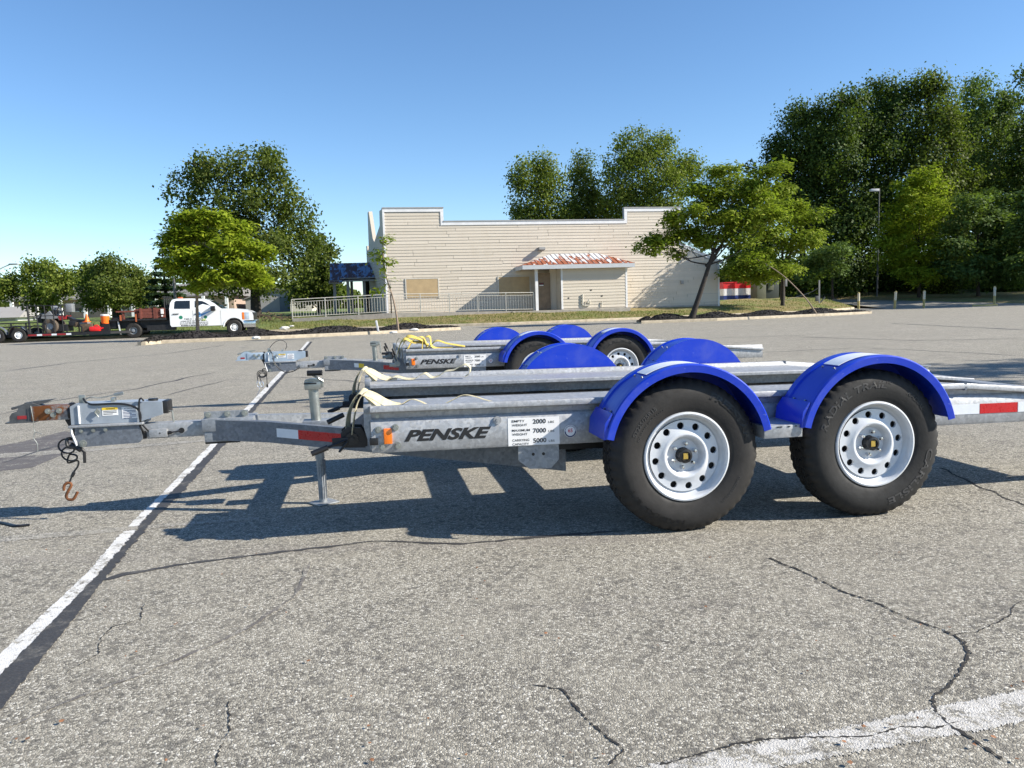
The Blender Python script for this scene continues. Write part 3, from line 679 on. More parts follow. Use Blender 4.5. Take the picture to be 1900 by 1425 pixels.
    for k in range(n_ + 1):
        an = PI + PI * k / n_
        for r in (.0225, .0285): vs.append((-.965 + r * math.cos(an), yb - .0026, .477 + r * math.sin(an)))
    for k in range(n_): fs.append((2 * k, 2 * k + 1, 2 * k + 3, 2 * k + 2))
    rg.add(vs, fs)
    for k in range(12):
        an = PI * (k + .5) / 12; c = (-.965 + .0255 * math.cos(an), .477 + .0255 * math.sin(an)); rg.box(c[0] - .0017, c[0] + .0017, yb - .0027, yb - .0016, c[1] - .002, c[1] + .002)
    part(rg, 'sticker_ring', 'blueink', d1, True, 0)
    tx = MB(); text_on(tx, '65', -.976, -.954, yb - .0028, .472, .490, bold=.01); part(tx, 'speed_print', 'redink', d1, True, 0)
    # hanging plate with two holes
    pl = MB(); P = [(-1.217, .415), (-1.217, .345), (-1.165, .302), (-1.060, .300), (-1.019, .342), (-1.019, .415)]; pl.prism(P, 'y', .262, .270); hp = part(pl, 'skid_plate', 'galv')
    ho = MB()
    for a in (-1.145, -1.095): ho.tube([(a, .2625, .372), (a, .2605, .372)], .0075, 14)
    part(ho, 'plate_hole', 'black', hp)
    br = MB(); br.prism([(-1.0, .415), (-1.0, .375), (-.93, .37), (-.93, .415)], 'y', .35, .36); br.prism([(-1.02, .40), (-1.02, .36), (-.5, .35), (-.5, .40)], 'y', .42, .50); part(br, 'lower_bracket', 'blackmetal')
    # reflective tape behind the rear wheel
    for i, m_ in enumerate(('whitetape', 'redtape', 'whitetape', 'redtape')):
        a0 = 1.02 + i * .228; tp = MB(); tp.box(a0, a0 + .224, yb - .0018, yb + .001, .470, .522)
        part(tp, 'reflective_tape', m_, root, True, 0)
    # ---- tongue
    for sgn in (1, -1):
        B = lambda b: b if sgn == 1 else 2 * CB - b
        bm = MB(); p0, p1 = Vector((-2.78, 1.115, .452)), Vector((-.95, .44, .300))
        vs = []
        for p, h, w in ((p0, .055, .028), (Vector((-2.45, 1.02, .435)), .056, .028), (p1, .062, .028)):
            vs += [(p.x, B(p.y - w), p.z - h), (p.x, B(p.y + w), p.z - h), (p.x, B(p.y + w), p.z + h), (p.x, B(p.y - w), p.z + h)]
        fs = [(k * 4 + j, k * 4 + (j + 1) % 4, k * 4 + 4 + (j + 1) % 4, k * 4 + 4 + j) for k in (0, 1) for j in range(4)] + [(0, 1, 2, 3), (8, 9, 10, 11)]
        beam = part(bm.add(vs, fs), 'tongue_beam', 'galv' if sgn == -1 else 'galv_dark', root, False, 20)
        if sgn == 1:
            def on_beam(a): # near face of the beam
                f = (a + 2.45) / 1.5; return 1.02 + (.44 - 1.02) * f - .0295, .435 + (.300 - .435) * f
            for a0, a1, m_ in (((-2.40, -2.285, 'whitetape'), (-2.285, -2.06, 'redtape')) if not far else ((-2.45, -2.40, 'sticker'), (-2.40, -2.34, 'yellow'), (-2.12, -1.95, 'redtape'))):
                (b0, c0), (b1, c1) = on_beam(a0), on_beam(a1); tp = MB(); d = .001
                tp.add([(a0, b0, c0 - .022), (a1, b1, c1 - .022), (a1, b1, c1 + .026), (a0, b0, c0 + .026)] + [(a0, b0 - d, c0 - .022), (a1, b1 - d, c1 - .022), (a1, b1 - d, c1 + .026), (a0, b0 - d, c0 + .026)],
                       [(0, 1, 2, 3), (4, 5, 6, 7), (0, 1, 5, 4), (1, 2, 6, 5), (2, 3, 7, 6), (3, 0, 4, 7)])
                part(tp, 'reflective_tape', m_, beam, False, 0)
        else:
            tp = MB(); tp.add([(-2.07, B(.90), .375), (-1.985, B(.868), .370), (-1.985, B(.868), .44), (-2.07, B(.90), .445)], [(0, 1, 2, 3)]); part(tp, 'rating_sticker', 'sticker', beam, False, 0)
    tb = MB(); tb.box(-3.44, -2.62, CB - .042, CB + .042, .415, .497, .006); tube = part(tb, 'tongue_tube', 'galv_light', root, False)
    cl = MB(); cl.box(-2.80, -2.53, CB - .098, CB + .098, .442, .512, .006); cl.box(-2.79, -2.60, CB - .092, CB + .092, .385, .442, .005); cl.box(-2.79, -2.56, CB - .062, CB - .052, .512, .548); clp = part(cl, 'clamp_plate', 'galv', root, False)
    for a in (-2.77, -2.67, -2.58):
        mb = MB(); bolt(mb, a, CB - .062, .532, .011, .018); part(mb, 'clamp_bolt', 'zinc', clp, False)
    mb = MB(); mb.box(-2.79, -2.61, CB - .08, CB + .08, .374, .386); part(mb, 'clamp_shim', 'black', clp, False)
    # coupler and actuator
    am_ = 'act_blue' if far else 'act'; cm = 'act_blue' if far else 'galv_rust'; y0, y1 = CB - .062, CB + .062
    ac = MB(); ac.prism([(-3.46, .515), (-3.46, .612), (-3.435, .625), (-3.13, .622), (-3.00, .615), (-3.00, .548), (-3.09, .522), (-3.12, .512)], 'y', y0, y1); act = part(ac, 'brake_actuator', am_, root, False, 20)
    sw = MB(); sw.tube([(-3.418, y0 - .003, .520), (-3.418, y0 - .003, .615)], .006, 8); part(sw, 'weld_seam', 'trim', act, False)
    fl = MB(); fl.box(-3.47, -3.10, CB - .088, CB + .088, .500, .512, .003); part(fl, 'actuator_flange', 'galv_light', act, False)
    cp = MB(); cp.box(-3.005, -2.975, CB - .055, CB + .055, .550, .618, .006); cp.tube([(-3.06, CB, .61), (-3.06, CB, .63)], .025, 14); part(cp, 'brake_fluid_cap', 'black', act, False)
    br = MB(); br.prism([(-3.44, .500), (-3.445, .415), (-3.43, .395), (-3.13, .402), (-3.11, .420), (-3.115, .500)], 'y', CB - .075, CB - .045); br.prism([(-3.44, .500), (-3.445, .415), (-3.43, .395), (-3.13, .402), (-3.11, .420), (-3.115, .500)], 'y', CB + .045, CB + .075); part(br, 'mounting_bracket', 'galv_dark', act, False, 20)
    br2 = MB(); br2.tube([(-3.455, CB - .078, .505), (-3.455, CB - .078, .47), (-3.435, CB - .078, .405)], .006, 6); part(br2, 'bracket_edge', 'trim', act, False)
    dk = MB(); dk.tube([(-3.405, CB - .045, .415), (-3.405, CB - .084, .415)], .019, 18); dk.tube([(-3.405, CB - .08, .415), (-3.405, CB - .092, .415)], .009, 6); part(dk, 'pivot_washer', 'zinc', act, False)
    for a in (-3.41, -3.35, -3.29):
        mb = MB(); bolt(mb, a, CB - .075, .482, .007, .01); part(mb, 'bracket_bolt', 'zinc', act, False)
    for (a0, a1, z0, z1, kind) in ((-3.303, -3.225, .555, .598, 'w'), (-3.205, -3.13, .535, .596, 'a')):
        st = MB(); st.box(a0, a1, y0 - .0015, y0 + .001, z0, z1); so_ = part(st, 'warning_sticker', 'sticker', act, False, 0)
        tx = MB()
        if kind == 'w':
            hd = MB(); hd.box(a0, a1, y0 - .0025, y0 - .001, z1 - .013, z1); text_on(tx, 'WARNING', a0 + .02, a1 - .012, y0 - .0032, z1 - .010, z1 - .003, bold=.02)
            hd.obj('sticker_header', 'yellow', so_, 0); 
        else: text_on(tx, 'ATTENTION', a0 + .012, a1 - .012, y0 - .0022, z1 - .010, z1 - .004, bold=.02)
        for k in range(3 if kind == 'w' else 6):
            z = z1 - .021 - k * .0078; tx.box(a0 + .006, a1 - .006 - (.02 if k % 3 == 2 else 0), y0 - .0022, y0 - .001, z, z + .0028)
        tx.obj('sticker_print', 'ink' if kind == 'w' else 'blueink', so_, 0)
    cpn = MB(); cpn.tube([(-3.325, y0 - .001, .578), (-3.325, y0 - .012, .578)], .013, 12); cpn.tube([(-3.32, y0 - .014, .60), (-3.335, y0 - .016, .578), (-3.318, y0 - .014, .552)], .003, 6); part(cpn, 'safety_pin', 'zinc', act, False)
    # coupler: ball socket nose, channel, bolts, latch
    co = MB(); co.box(-3.66, -3.47, CB - .042, CB + .042, .542, .620, .006); cpl = part(co, 'coupler', cm, root, False)
    ns = MB(); ns.prism([(-3.768, .543), (-3.765, .573), (-3.752, .590), (-3.728, .598), (-3.718, .616), (-3.69, .634), (-3.655, .640), (-3.63, .628), (-3.612, .620), (-3.612, .543)], 'y', CB - .036, CB + .036); part(ns, 'ball_socket', am_ if far else 'coupler_dark', cpl, False, 30)
    rim_ = MB(); rim_.box(-3.785, -3.64, CB - .046, CB + .046, .536, .543, .002); part(rim_, 'socket_lip', am_ if far else 'coupler_dark', cpl, False)
    for a, z in ((-3.575, .592), (-3.52, .592), (-3.55, .572)):
        mb = MB(); bolt(mb, a, CB - .042, z, .010, .018); part(mb, 'coupler_bolt', 'zinc', cpl, False)
    lb = MB(); lb.box(-3.728, -3.682, CB - .0375, CB - .0355, .556, .574); part(lb, 'coupler_label', 'dullred', cpl, False, 0)
    la = MB(); la.prism([(-3.70, .628), (-3.695, .640), (-3.64, .646), (-3.58, .650), (-3.545, .653), (-3.59, .637), (-3.62, .628), (-3.66, .616), (-3.69, .615)], 'y', CB - .016, CB + .016); la.box(-3.765, -3.69, CB - .012, CB + .012, .612, .626, .003, Matrix.Rotation(-.25, 3, 'Y')); part(la, 'latch_lever', 'coupler_dark' if not far else 'zinc', cpl, False, 30)
    gs = MB(); gs.prism([(-3.50, .540), (-3.455, .540), (-3.445, .44), (-3.465, .46)], 'y', CB - .03, CB + .03); gs.tube([(-3.478, CB, .577), (-3.46, CB, .577)], .052, 16); part(gs, 'rubber_boot', 'blackmetal', cpl, False)
    bk = MB(); bk.box(-3.425, -3.392, CB - .03, CB - .02, .62, .668, .004); bk.box(-3.27, -3.25, CB - .02, CB + .02, .618, .645, .003); part(bk, 'cable_bracket', 'zinc', act, False)
    # breakaway cable, wire loom, connector box
    cb = MB()
    pts = [(-3.40, CB - .032, .650), (-3.38, CB - .05, .628), (-3.34, CB - .066, .618), (-3.24, CB - .068, .618), (-3.17, CB - .07, .608), (-3.125, CB - .072, .585), (-3.11, CB - .075, .55), (-3.115, CB - .075, .49), (-3.10, CB - .06, .45)] if not far else \
          [(-3.40, CB - .032, .650), (-3.37, CB - .09, .60), (-3.35, CB - .1, .50), (-3.29, CB - .11, .42), (-3.22, CB - .11, .385), (-3.14, CB - .10, .395), (-3.06, CB - .06, .44)]
    cb.tube(smooth_path(pts), .0055, 6); part(cb, 'brake_cable', 'black', act, False)
    cb = MB(); pts = [(-3.39, CB - .03, .645), (-3.36, CB - .03, .655), (-3.32, CB - .02, .648), (-3.24, CB - .01, .662)] if not far else [(-3.42, CB, .64), (-3.36, CB, .72), (-3.28, CB, .755), (-3.22, CB, .73), (-3.21, CB, .68), (-3.23, CB, .645)]
    cb.tube(smooth_path(pts), .0035, 6)
    if not far: cb.tube([(-3.25, CB - .01, .660), (-3.205, CB - .01, .668)], .009, 8)
    part(cb, 'breakaway_cable', 'zinc' if not far else 'black', act, False)
    if not far:
        cb = MB(); cb.tube(smooth_path([(-3.09, CB - .07, .625), (-3.10, CB - .075, .640), (-3.112, CB - .075, .62), (-3.112, CB - .078, .52), (-3.08, CB - .06, .46)]), .005, 6); cb.box(-3.13, -3.095, CB - .06, CB - .035, .42, .46, .004); part(cb, 'wire_loom', 'black', act, False)
    bx = MB(); bx.box(-3.075, -2.985, CB - .072, CB - .038, .425, .467, .003); jb = part(bx, 'junction_box', 'galv_light', tube, False)
    ho = MB(); ho.tube([(-3.02, CB - .0722, .447), (-3.02, CB - .0735, .447)], .004, 10); part(ho, 'box_hole', 'black', jb, False)
    gr = MB(); gr.tube([(-2.985, CB - .055, .445), (-2.965, CB - .055, .445)], .009, 8); gr.tube(smooth_path([(-2.97, CB - .055, .445), (-2.945, CB - .055, .448), (-2.92, CB - .046, .452)]), .004, 6); gr.tube([(-2.915, CB - .0425, .452), (-2.915, CB - .049, .452)], .015, 14); part(gr, 'cable_grommet', 'black', tube, False)
    rd = MB(); rd.tube([(-2.985, CB - .02, .56), (-2.962, CB - .02, .558), (-2.957, CB - .02, .497)], .005, 6); part(rd, 'brake_line', 'zinc', tube, False)
    # hanging coiled safety cable with hook, electric plug
    an = Vector((-3.45, CB - .04, .43))
    if not far:
        pts = [an + Vector((.0, 0, 0))]
        for k in range(22):
            t = k / 21 * 4.2 * PI; pts.append(Vector((-3.505 + .038 * math.cos(t + 1.2) + .004 * k * .3, CB - .05 + .01 * math.sin(t), .415 - .0042 * k + .026 * math.sin(t + 1.2))))
        pts += [Vector((-3.50, CB - .04, .31)), Vector((-3.455, CB - .03, .318)), Vector((-3.455, CB - .03, .29)), Vector((-3.475, CB - .03, .262)), Vector((-3.49, CB - .03, .235)), Vector((-3.503, CB - .03, .205))]
        hk = [(-3.535, .160), (-3.532, .185), (-3.520, .198), (-3.503, .200), (-3.497, .185), (-3.512, .160), (-3.525, .135), (-3.522, .115), (-3.505, .108), (-3.49, .112), (-3.475, .135), (-3.468, .148)]
        c = MB(); c.tube(smooth_path(pts), .0048, 6); c.tube([(-3.478, CB - .03, .255), (-3.49, CB - .03, .232)], .009, 8); part(c, 'coiled_cable', 'black', root, False)
        c = MB(); c.tube(smooth_path([(a, CB - .03, z) for a, z in hk]), .0075, 8); part(c, 'safety_hook', 'rust', root, False)
        c = MB(); c.tube(smooth_path([an, an + Vector((-.035, -.02, .012)), an + Vector((-.03, -.03, -.03)), an + Vector((.02, -.03, -.035)), an + Vector((.045, -.03, -.06))]), .009, 8); c.tube([an + Vector((.045, -.03, -.06)), an + Vector((.043, -.03, -.12))], .008, 8); c.tube([an + Vector((-.02, -.02, -.02)), an + Vector((.03, -.03, -.05))], .014, 8); part(c, 'trailer_plug', 'black', root, False)
        c = MB(); c.tube(smooth_path([(-3.655, CB - .045, .625), (-3.648, CB - .048, .56), (-3.650, CB - .045, .50), (-3.645, CB - .045, .485), (-3.655, CB - .045, .455), (-3.64, CB - .045, .425), (-3.64, CB - .045, .38)]), .0018, 5); c.tube([(-3.645, CB - .045, .485), (-3.615, CB - .045, .475)], .0018, 5); part(c, 'tie_wire', 'zinc', root, False)
    else:
        c = MB()
        for q in range(3):
            c.tube(smooth_path([Vector((-3.50 + (.055 - q * .012) * math.cos(t * .55), CB - .05 + q * .01, .375 + (.042 - q * .01) * math.sin(t * .55) - q * .006)) for t in range(13)]), .005, 6)
        c.tube(smooth_path([an, an + Vector((-.04, 0, 0)), (-3.49, CB - .04, .40)]), .006, 6)
        c.tube([(-3.555, CB - .05, .35), (-3.55, CB - .05, .30)], .006, 6); c.tube([(-3.53, CB - .05, .345), (-3.515, CB - .05, .29)], .006, 6); c.tube([(-3.45, CB - .05, .36), (-3.45, CB - .05, .25)], .004, 6); c.tube([(-3.45, CB - .05, .25), (-3.45, CB - .05, .215)], .011, 8)
        part(c, 'coiled_cable', 'black', root, False)
        c = MB()
        for x in (-3.55, -3.51): c.tube(smooth_path([(x, CB - .05, .30), (x - .012, CB - .05, .27), (x - .01, CB - .05, .235), (x + .012, CB - .05, .222), (x + .02, CB - .05, .25), (x + .008, CB - .05, .285)]), .0045, 6)
        c.tube(smooth_path([(-3.56, CB - .05, .235), (-3.535, CB - .05, .20), (-3.55, CB - .05, .165), (-3.57, CB - .05, .13)]), .003, 6)
        part(c, 'safety_hook', 'chrome', root, False)
    # jack
    ja, jb_ = -2.185, 1.10
    jt = MB(); jt.tube([(ja - .012, jb_, .40), (ja - .022, jb_, .66)], .0275, 20); jk = part(jt, 'jack_tube', 'zinc', root, False)
    jl = MB(); jl.tube([(ja, jb_, .008), (ja - .006, jb_, .30)], .022, 18); jl.tube([(ja - .005, jb_, .255), (ja - .008, jb_, .325)], .0255, 18); part(jl, 'jack_leg', 'galv', jk, False)
    for k in range(7):
        a = PI * (1 + k / 6); rb = MB(); rb.box(ja + .0215 * math.cos(a) - .0015, ja + .0215 * math.cos(a) + .0015, jb_ + .0215 * math.sin(a) - .002, jb_ + .0215 * math.sin(a) + .002, .03, .25); rb.obj('leg_rib', 'galv_dark', jk, 0)
    jf = MB(); jf.box(ja - .062, ja + .068, jb_ - .06, jb_ + .06, .002, .010, .002, Matrix.Rotation(.6, 3, 'Z')); part(jf, 'jack_foot', 'galv', jk, False)
    jp = MB(); jp.box(ja - .085, ja + .075, jb_ - .06, jb_ + .06, .436, .474, .004); part(jp, 'jack_bracket', 'galv', jk, False); part(MB().box(ja - .06, ja + .06, jb_ - .06, jb_ + .06, .315, .335, .004), 'jack_bracket', 'galv', jk, False)
    jc = MB(); jc.box(ja - .066, ja + .022, jb_ - .035, jb_ + .035, .645, .688, .005); jc.prism([(ja - .066, .688), (ja - .062, .699), (ja - .02, .706), (ja + .018, .700), (ja + .022, .688)], 'y', jb_ - .035, jb_ + .035); jc.box(ja + .022, ja + .036, jb_ - .03, jb_ + .02, .655, .70, .004); part(jc, 'jack_head', 'zinc', jk, False)
    bd = MB(); bd.box(ja - .0675, ja + .0, jb_ - .0365, jb_ + .03, .676, .684); part(bd, 'head_band', 'black', jk, False)
    cr = MB()
    if not far: cr.tube([(ja + .012, jb_ - .01, .672), (ja + .03, jb_ - .01, .672), (ja + .035, jb_ - .03, .69), (ja - .03, jb_ - .05, .735)], .006, 8)
    else: cr.tube(smooth_path([(ja + .012, jb_ - .01, .68), (ja + .03, jb_ - .01, .69), (ja + .045, jb_ - .02, .68), (ja + .048, jb_ - .02, .56)]), .006, 8)
    part(cr, 'jack_crank', 'zinc', jk, False)
    gp_ = MB()
    if not far: gp_.tube([(ja - .045, jb_ - .05, .738), (ja + .035, jb_ - .058, .738)], .015, 12)
    else: gp_.tube([(ja + .06, jb_ - .03, .555), (ja + .14, jb_ - .03, .553)], .014, 12)
    part(gp_, 'crank_grip', 'black', jk, False)
    # strap winches at the front of both runways
    for sgn in (1, -1):
        B = lambda b: b if sgn == 1 else 2 * CB - b
        wa, wz, wb = -1.99, .475, B(.40)
        wn = MB(); wn.prism([(wa - .045, wz - .04), (wa - .05, wz + .03), (wa - .02, wz + .055), (wa + .045, wz + .05), (wa + .075, wz + .0), (wa + .06, wz - .045)], 'y', wb - .06, wb - .05)
        wn.prism([(wa - .045, wz - .04), (wa - .05, wz + .03), (wa - .02, wz + .055), (wa + .045, wz + .05), (wa + .075, wz + .0), (wa + .06, wz - .045)], 'y', wb + .05, wb + .06)
        wn.tube([(wa, wb - .066, wz), (wa, wb + .066, wz)], .03, 14); wn.box(wa + .02, wa + .07, wb - .05, wb + .05, wz - .04, wz - .01); w_ = part(wn, 'strap_winch', 'blackmetal' if not far else 'galv_dark', root, False)
        rt = MB(); vs = []; n_ = 24
        poly = [(wa + (.033 if k % 2 else .027) * math.cos(2 * PI * k / n_), wz + (.033 if k % 2 else .027) * math.sin(2 * PI * k / n_)) for k in range(n_)]
        rt.prism(poly, 'y', wb - .072, wb - .066); rt.tube([(wa, wb - .072, wz), (wa, wb - .085, wz)], .012, 6); part(rt, 'ratchet_gear', 'black' if not far else 'zinc', w_, False)
        hd = MB(); gpz = MB(); d = Vector((-.165, -.02, -.055)) if not far else Vector((-.04, 0, .13))
        c0 = Vector((wa - .02, wb - .07, wz)); c1 = c0 + d * .55; c2 = c0 + d
        hd.tube([c0, c1], .007, 6); hd.tube([c0 + Vector((.01, .03, .0)), c1], .006, 6); hd.box(wa - .09, wa - .015, wb - .075, wb - .07, wz - .03, wz + .01, .002)
        if far: hd.tube([c0 + Vector((.03, 0, .02)), c0 + Vector((.0, 0, .10))], .006, 6)
        part(hd, 'ratchet_handle', 'blackmetal' if not far else 'zinc', w_, False)
        gpz.tube([c1, c2], .013, 10)
        if not far and sgn == 1: gpz.tube([(wa - .035, wb + .02, wz + .105), (wa - .11, wb - .0, wz + .075)], .012, 10); gpz.tube([(wa - .02, wb - .08, wz - .01), (wa - .06, wb - .08, wz - .055)], .006, 8)
        if far: gpz.tube([c0 + Vector((.0, 0, .10)), c0 + Vector((-.03, 0, .17))], .013, 10)
        part(gpz, 'handle_grip', 'black', w_, False)
    return root
def smooth_path(pts, k=4):
    P = [Vector(p) for p in pts]; out = []
    for i in range(len(P) - 1):
        p0, p1, p2, p3 = P[max(i - 1, 0)], P[i], P[i + 1], P[min(i + 2, len(P) - 1)]
        for j in range(k):
            t = j / k; out.append(.5 * ((2 * p1) + (p2 - p0) * t + (2 * p0 - 5 * p1 + 4 * p2 - p3) * t * t + (3 * p1 - p0 - 3 * p2 + p3) * t ** 3))
    out.append(P[-1]); return out
near = hauler(T1, 'nearest galvanised car hauler with rusty coupler and blue fenders in the foreground', False)
farh = hauler(T2, 'second galvanised car hauler parked behind the nearest, with blue grey coupler', True)

# loose straps lying in the runways (local frame of a hauler)
def strap_obj(T, paths, m, label, w=.05):
    o = thing('tie_down_strap', (T[0], T[1], 0), T[2], label, 'strap', 'ratchet straps on the haulers')
    mb = MB()
    for pts, wd in paths: mb.ribbon(smooth_path(pts, 5), wd, w, .003)
    mb.obj('webbing', m, o, 50)
    return o
def strap_paths(b, loose):
    up = [(-1.985, b - .02, .50), (-1.975, b - .02, .57), (-1.955, b - .015, .64), (-1.925, b - .01, .682), (-1.885, b + .0, .672), (-1.83, b + .02, .635), (-1.78, b + .03, .615), (-1.72, b + .03, .611)]
    lie = [(-1.80, b + .03, .609), (-1.745, b + .03, .622), (-1.705, b + .035, .640), (-1.665, b + .03, .630), (-1.62, b + .03, .609), (-1.56, b + .02, .609), (-1.505, b + .02, .630), (-1.455, b + .02, .650), (-1.40, b + .02, .640), (-1.34, b + .02, .618), (-1.28, b + .02, .608), (-1.1, b + .02, .607)]
    up2 = [(-2.01, b + .05, .49), (-2.0, b + .05, .58), (-1.97, b + .045, .655), (-1.935, b + .04, .69), (-1.90, b + .05, .66), (-1.86, b + .06, .60)]
    return [(up, [(.15, 1, .1)] * 16 + [(.55, .8, .45)] * 16 + [(.1, 1, .1)] * 4), (up2, (.5, .8, .5)), (lie, (.25, 1, -.10))]
strap_obj(T1, strap_paths(.36, 0), 'strap', 'cream strap drooping over the front of the nearest runway')
p = strap_paths(1.88, 0); p[2] = ([(-1.78, 1.90, .610), (-1.74, 1.90, .628), (-1.71, 1.90, .626), (-1.66, 1.90, .610), (-1.60, 1.90, .610), (-1.565, 1.90, .632), (-1.53, 1.90, .640), (-1.49, 1.90, .612), (-1.44, 1.90, .622), (-1.40, 1.90, .648), (-1.35, 1.89, .655), (-1.32, 1.89, .668), (-1.27, 1.88, .690), (-1.235, 1.88, .672), (-1.24, 1.88, .630), (-1.27, 1.88, .610)], (.3, 1, .15))
strap_obj(T1, p, 'strap', 'cream strap with loops lying along the far runway of the nearest hauler')
b = .50
strap_obj(T2, [([(-2.0, b, .47), (-1.97, b, .60), (-1.93, b, .70), (-1.88, b, .74), (-1.80, b, .70), (-1.70, b + .02, .69), (-1.62, b, .66)], (.1, 1, .35)), ([(-1.86, b - .05, .63), (-1.80, b - .04, .72), (-1.73, b - .02, .755), (-1.68, b, .74), (-1.64, b, .64)], (.4, 1, .1)),
               ([(-1.70, b - .06, .62), (-1.69, b - .06, .71), (-1.66, b - .06, .755), (-1.61, b - .06, .75), (-1.60, b - .06, .66), (-1.55, b - .06, .625), (-1.45, b - .05, .615), (-1.36, b - .04, .612)], (.3, 1, .2)), ([(-1.62, b + .1, .62), (-1.52, b + .1, .70), (-1.40, b + .08, .665), (-1.20, b + .06, .625)], (.1, 1, .2)), ([(-1.9, b + .06, .70), (-1.84, b + .08, .76), (-1.76, b + .07, .745), (-1.68, b + .06, .70)], (.0, 1, .5))], 'strap_y', 'bundle of yellow strap heaped on the front of the second hauler', .075)
b = .40
strap_obj(T2, [([(-1.97, b, .48), (-1.955, b, .58), (-1.93, b - .01, .66), (-1.90, b, .69), (-1.87, b, .66), (-1.84, b, .62)], (0, 1, .1)), ([(-2.0, b + .05, .48), (-2.0, b + .05, .62), (-1.975, b + .05, .72), (-1.94, b + .05, .75), (-1.90, b + .05, .71), (-1.87, b + .05, .64)], (0, 1, .1))], 'strap_d', 'olive strap standing in stiff arches at the second hauler winch', .04)

# ================================================================ store building
bd = thing('store_building', FO, FA, 'vacant single storey store with tan lap siding, stepped parapet and boarded windows', 'building')
def FP(u, v, t=0.0):                                    # place on a plane parallel to the facade, t metres in front -> (s, z)
    r = ray(u, v); c, s_ = math.cos(FA), math.sin(FA); nx, ny = -s_, c
    k = ((FO.x * nx + FO.y * ny) - t) / (r.x * nx + r.y * ny); x, y = r.x * k - FO.x, r.y * k - FO.y
    return x * c + y * s_, CH + r.z * k
sL = FP(714, 500)[0]; sR = FP(1335, 540)[0]; s1 = FP(823, 410)[0]; s2 = FP(1158, 400)[0]; s3 = FP(1262, 420)[0]
zA, zB, zC, z4, z5 = 7.42, 6.56, 7.34, 4.95, 3.70; z0 = .62
outline = [(sL, z0), (sR, z0), (sR, z5), (s3, z4), (s3, zC), (s2, zC), (s2, zB), (s1, zB), (s1, zA), (sL, zA)]
fw = MB().prism(outline, 'y', .02, .30).obj('facade_wall', 'greytrim', bd, 20)
def top_at(s): return zA if s < s1 else zB if s < s2 else zC if s < s3 else z4 + (z5 - z4) * (s - s3) / (sR - s3)
W1 = (*FP(755, 553), *FP(812, 517)); W2 = (*FP(926, 548), *FP(982, 513))
dz = .195; z = z0 + .10; rowi = 0
def board(s_0, s_1, z, parent, y=.02, cut=None):
    lo, hi = (y - .031, y + .001), (y - .008, y + .001); h = dz + .012
    e0 = e1 = 0
    vs = [(s_0, lo[0], z), (s_1, lo[0], z), (s_1, lo[1], z), (s_0, lo[1], z), (s_0, hi[0], z + h), (s_1 - (cut or 0), hi[0], z + h), (s_1 - (cut or 0), hi[1], z + h), (s_0, hi[1], z + h)]
    MB().add(vs, [(0, 1, 2, 3), (4, 5, 6, 7), (0, 1, 5, 4), (1, 2, 6, 5), (2, 3, 7, 6), (3, 0, 4, 7)]).obj('siding_board', 'siding', parent, 0)
while z < zA - .35:
    segs = []
    a = sL + .10; ends = sR - .10
    if z > z5 - .3: ends = min(ends, s3 + (z4 - z - .35) / (z4 - z5) * (sR - s3)) if z < z4 - .4 else s3 - .10
    spans = [(a, ends)]
    if z > zB - .35: spans = [(a, s1 - .22), (s2 + .22, min(ends, s3 - .10))]
    for x0, x1 in spans:
        cutz = [x0]; q = x0 + random.uniform(1.2, 5.5)
        while q < x1 - 1.0: cutz.append(q); q += random.uniform(4.2, 7.5)
        cutz.append(x1)
        for c0, c1 in zip(cutz, cutz[1:]): segs.append((c0, c1))
    for c0, c1 in segs:
        # leave out what the boarded openings and the porch hide
        parts = [(c0, c1)]
        for (h0, h1, hz0, hz1) in ((W1[0] + .05, W1[2] - .05, W1[1], W1[3]), (W2[0] + .05, W2[2] - .05, W2[1], W2[3])):
            if hz0 < z + .05 and z + dz < hz1 + .1:
                nxt = []
                for p0, p1 in parts:
                    if h1 <= p0 or h0 >= p1: nxt.append((p0, p1)); continue
                    if h0 > p0: nxt.append((p0, h0))
                    if h1 < p1: nxt.append((h1, p1))
                parts = nxt
        for p0, p1 in parts:
            if p1 - p0 > .15: board(p0 + .010, p1 - .010, z + (random.uniform(-.006, .005) if random.random() < .92 else -.025), fw, .02 - random.uniform(0, .008))
    z += dz; rowi += 1
# parapet trim, corner boards
def trimrun(pts, w=.22, name='parapet_trim'):
    for (a, za), (b_, zb) in zip(pts, pts[1:]):
        mb = MB()
        if abs(a - b_) < 1e-6: mb.box(a - w * .0 if zb > za else a - w, a + w if zb > za else a, -.035, .06, min(za, zb) - w, max(za, zb) - w, .004)
        else:
            ang = math.atan2(zb - za, b_ - a)
            mb.prism([(a, za - w), (b_, zb - w), (b_, zb), (a, za)], 'y', -.045, .06)
        mb.obj(name, 'trim', bd, 0)
        if abs(a - b_) > 1e-6:
            MB().prism([(a - .02, za), (b_ + .02, zb), (b_ + .02, zb + .07), (a - .02, za + .07)], 'y', -.075, .34).obj('parapet_cap', 'greytrim' if abs(za - zb) < .01 else 'trim', bd, 0)
trimrun([(sL, zA), (s1, zA)]); trimrun([(s1, zB), (s2, zB)]); trimrun([(s2, zC), (s3, zC)]); trimrun([(s3, z4), (sR + .25, z5 - .1)], .16)
for s_, a, b_ in ((s1 - .2, zB - .22, zA - .22), (s2, zB - .22, zC - .22), (s3 - .12, z4 - .1, zC - .22)):
    MB().box(s_, s_ + (.2 if s_ != s3 - .12 else .12), -.042, .06, a, b_).obj('parapet_trim', 'trim', bd, 0)
for s_, a, b_ in ((sL, z0, zA - .22), (sR - .12, z0, z5 - .2)): MB().box(s_, s_ + .12, -.040, .06, a, b_).obj('corner_board', 'trim', bd, 0)
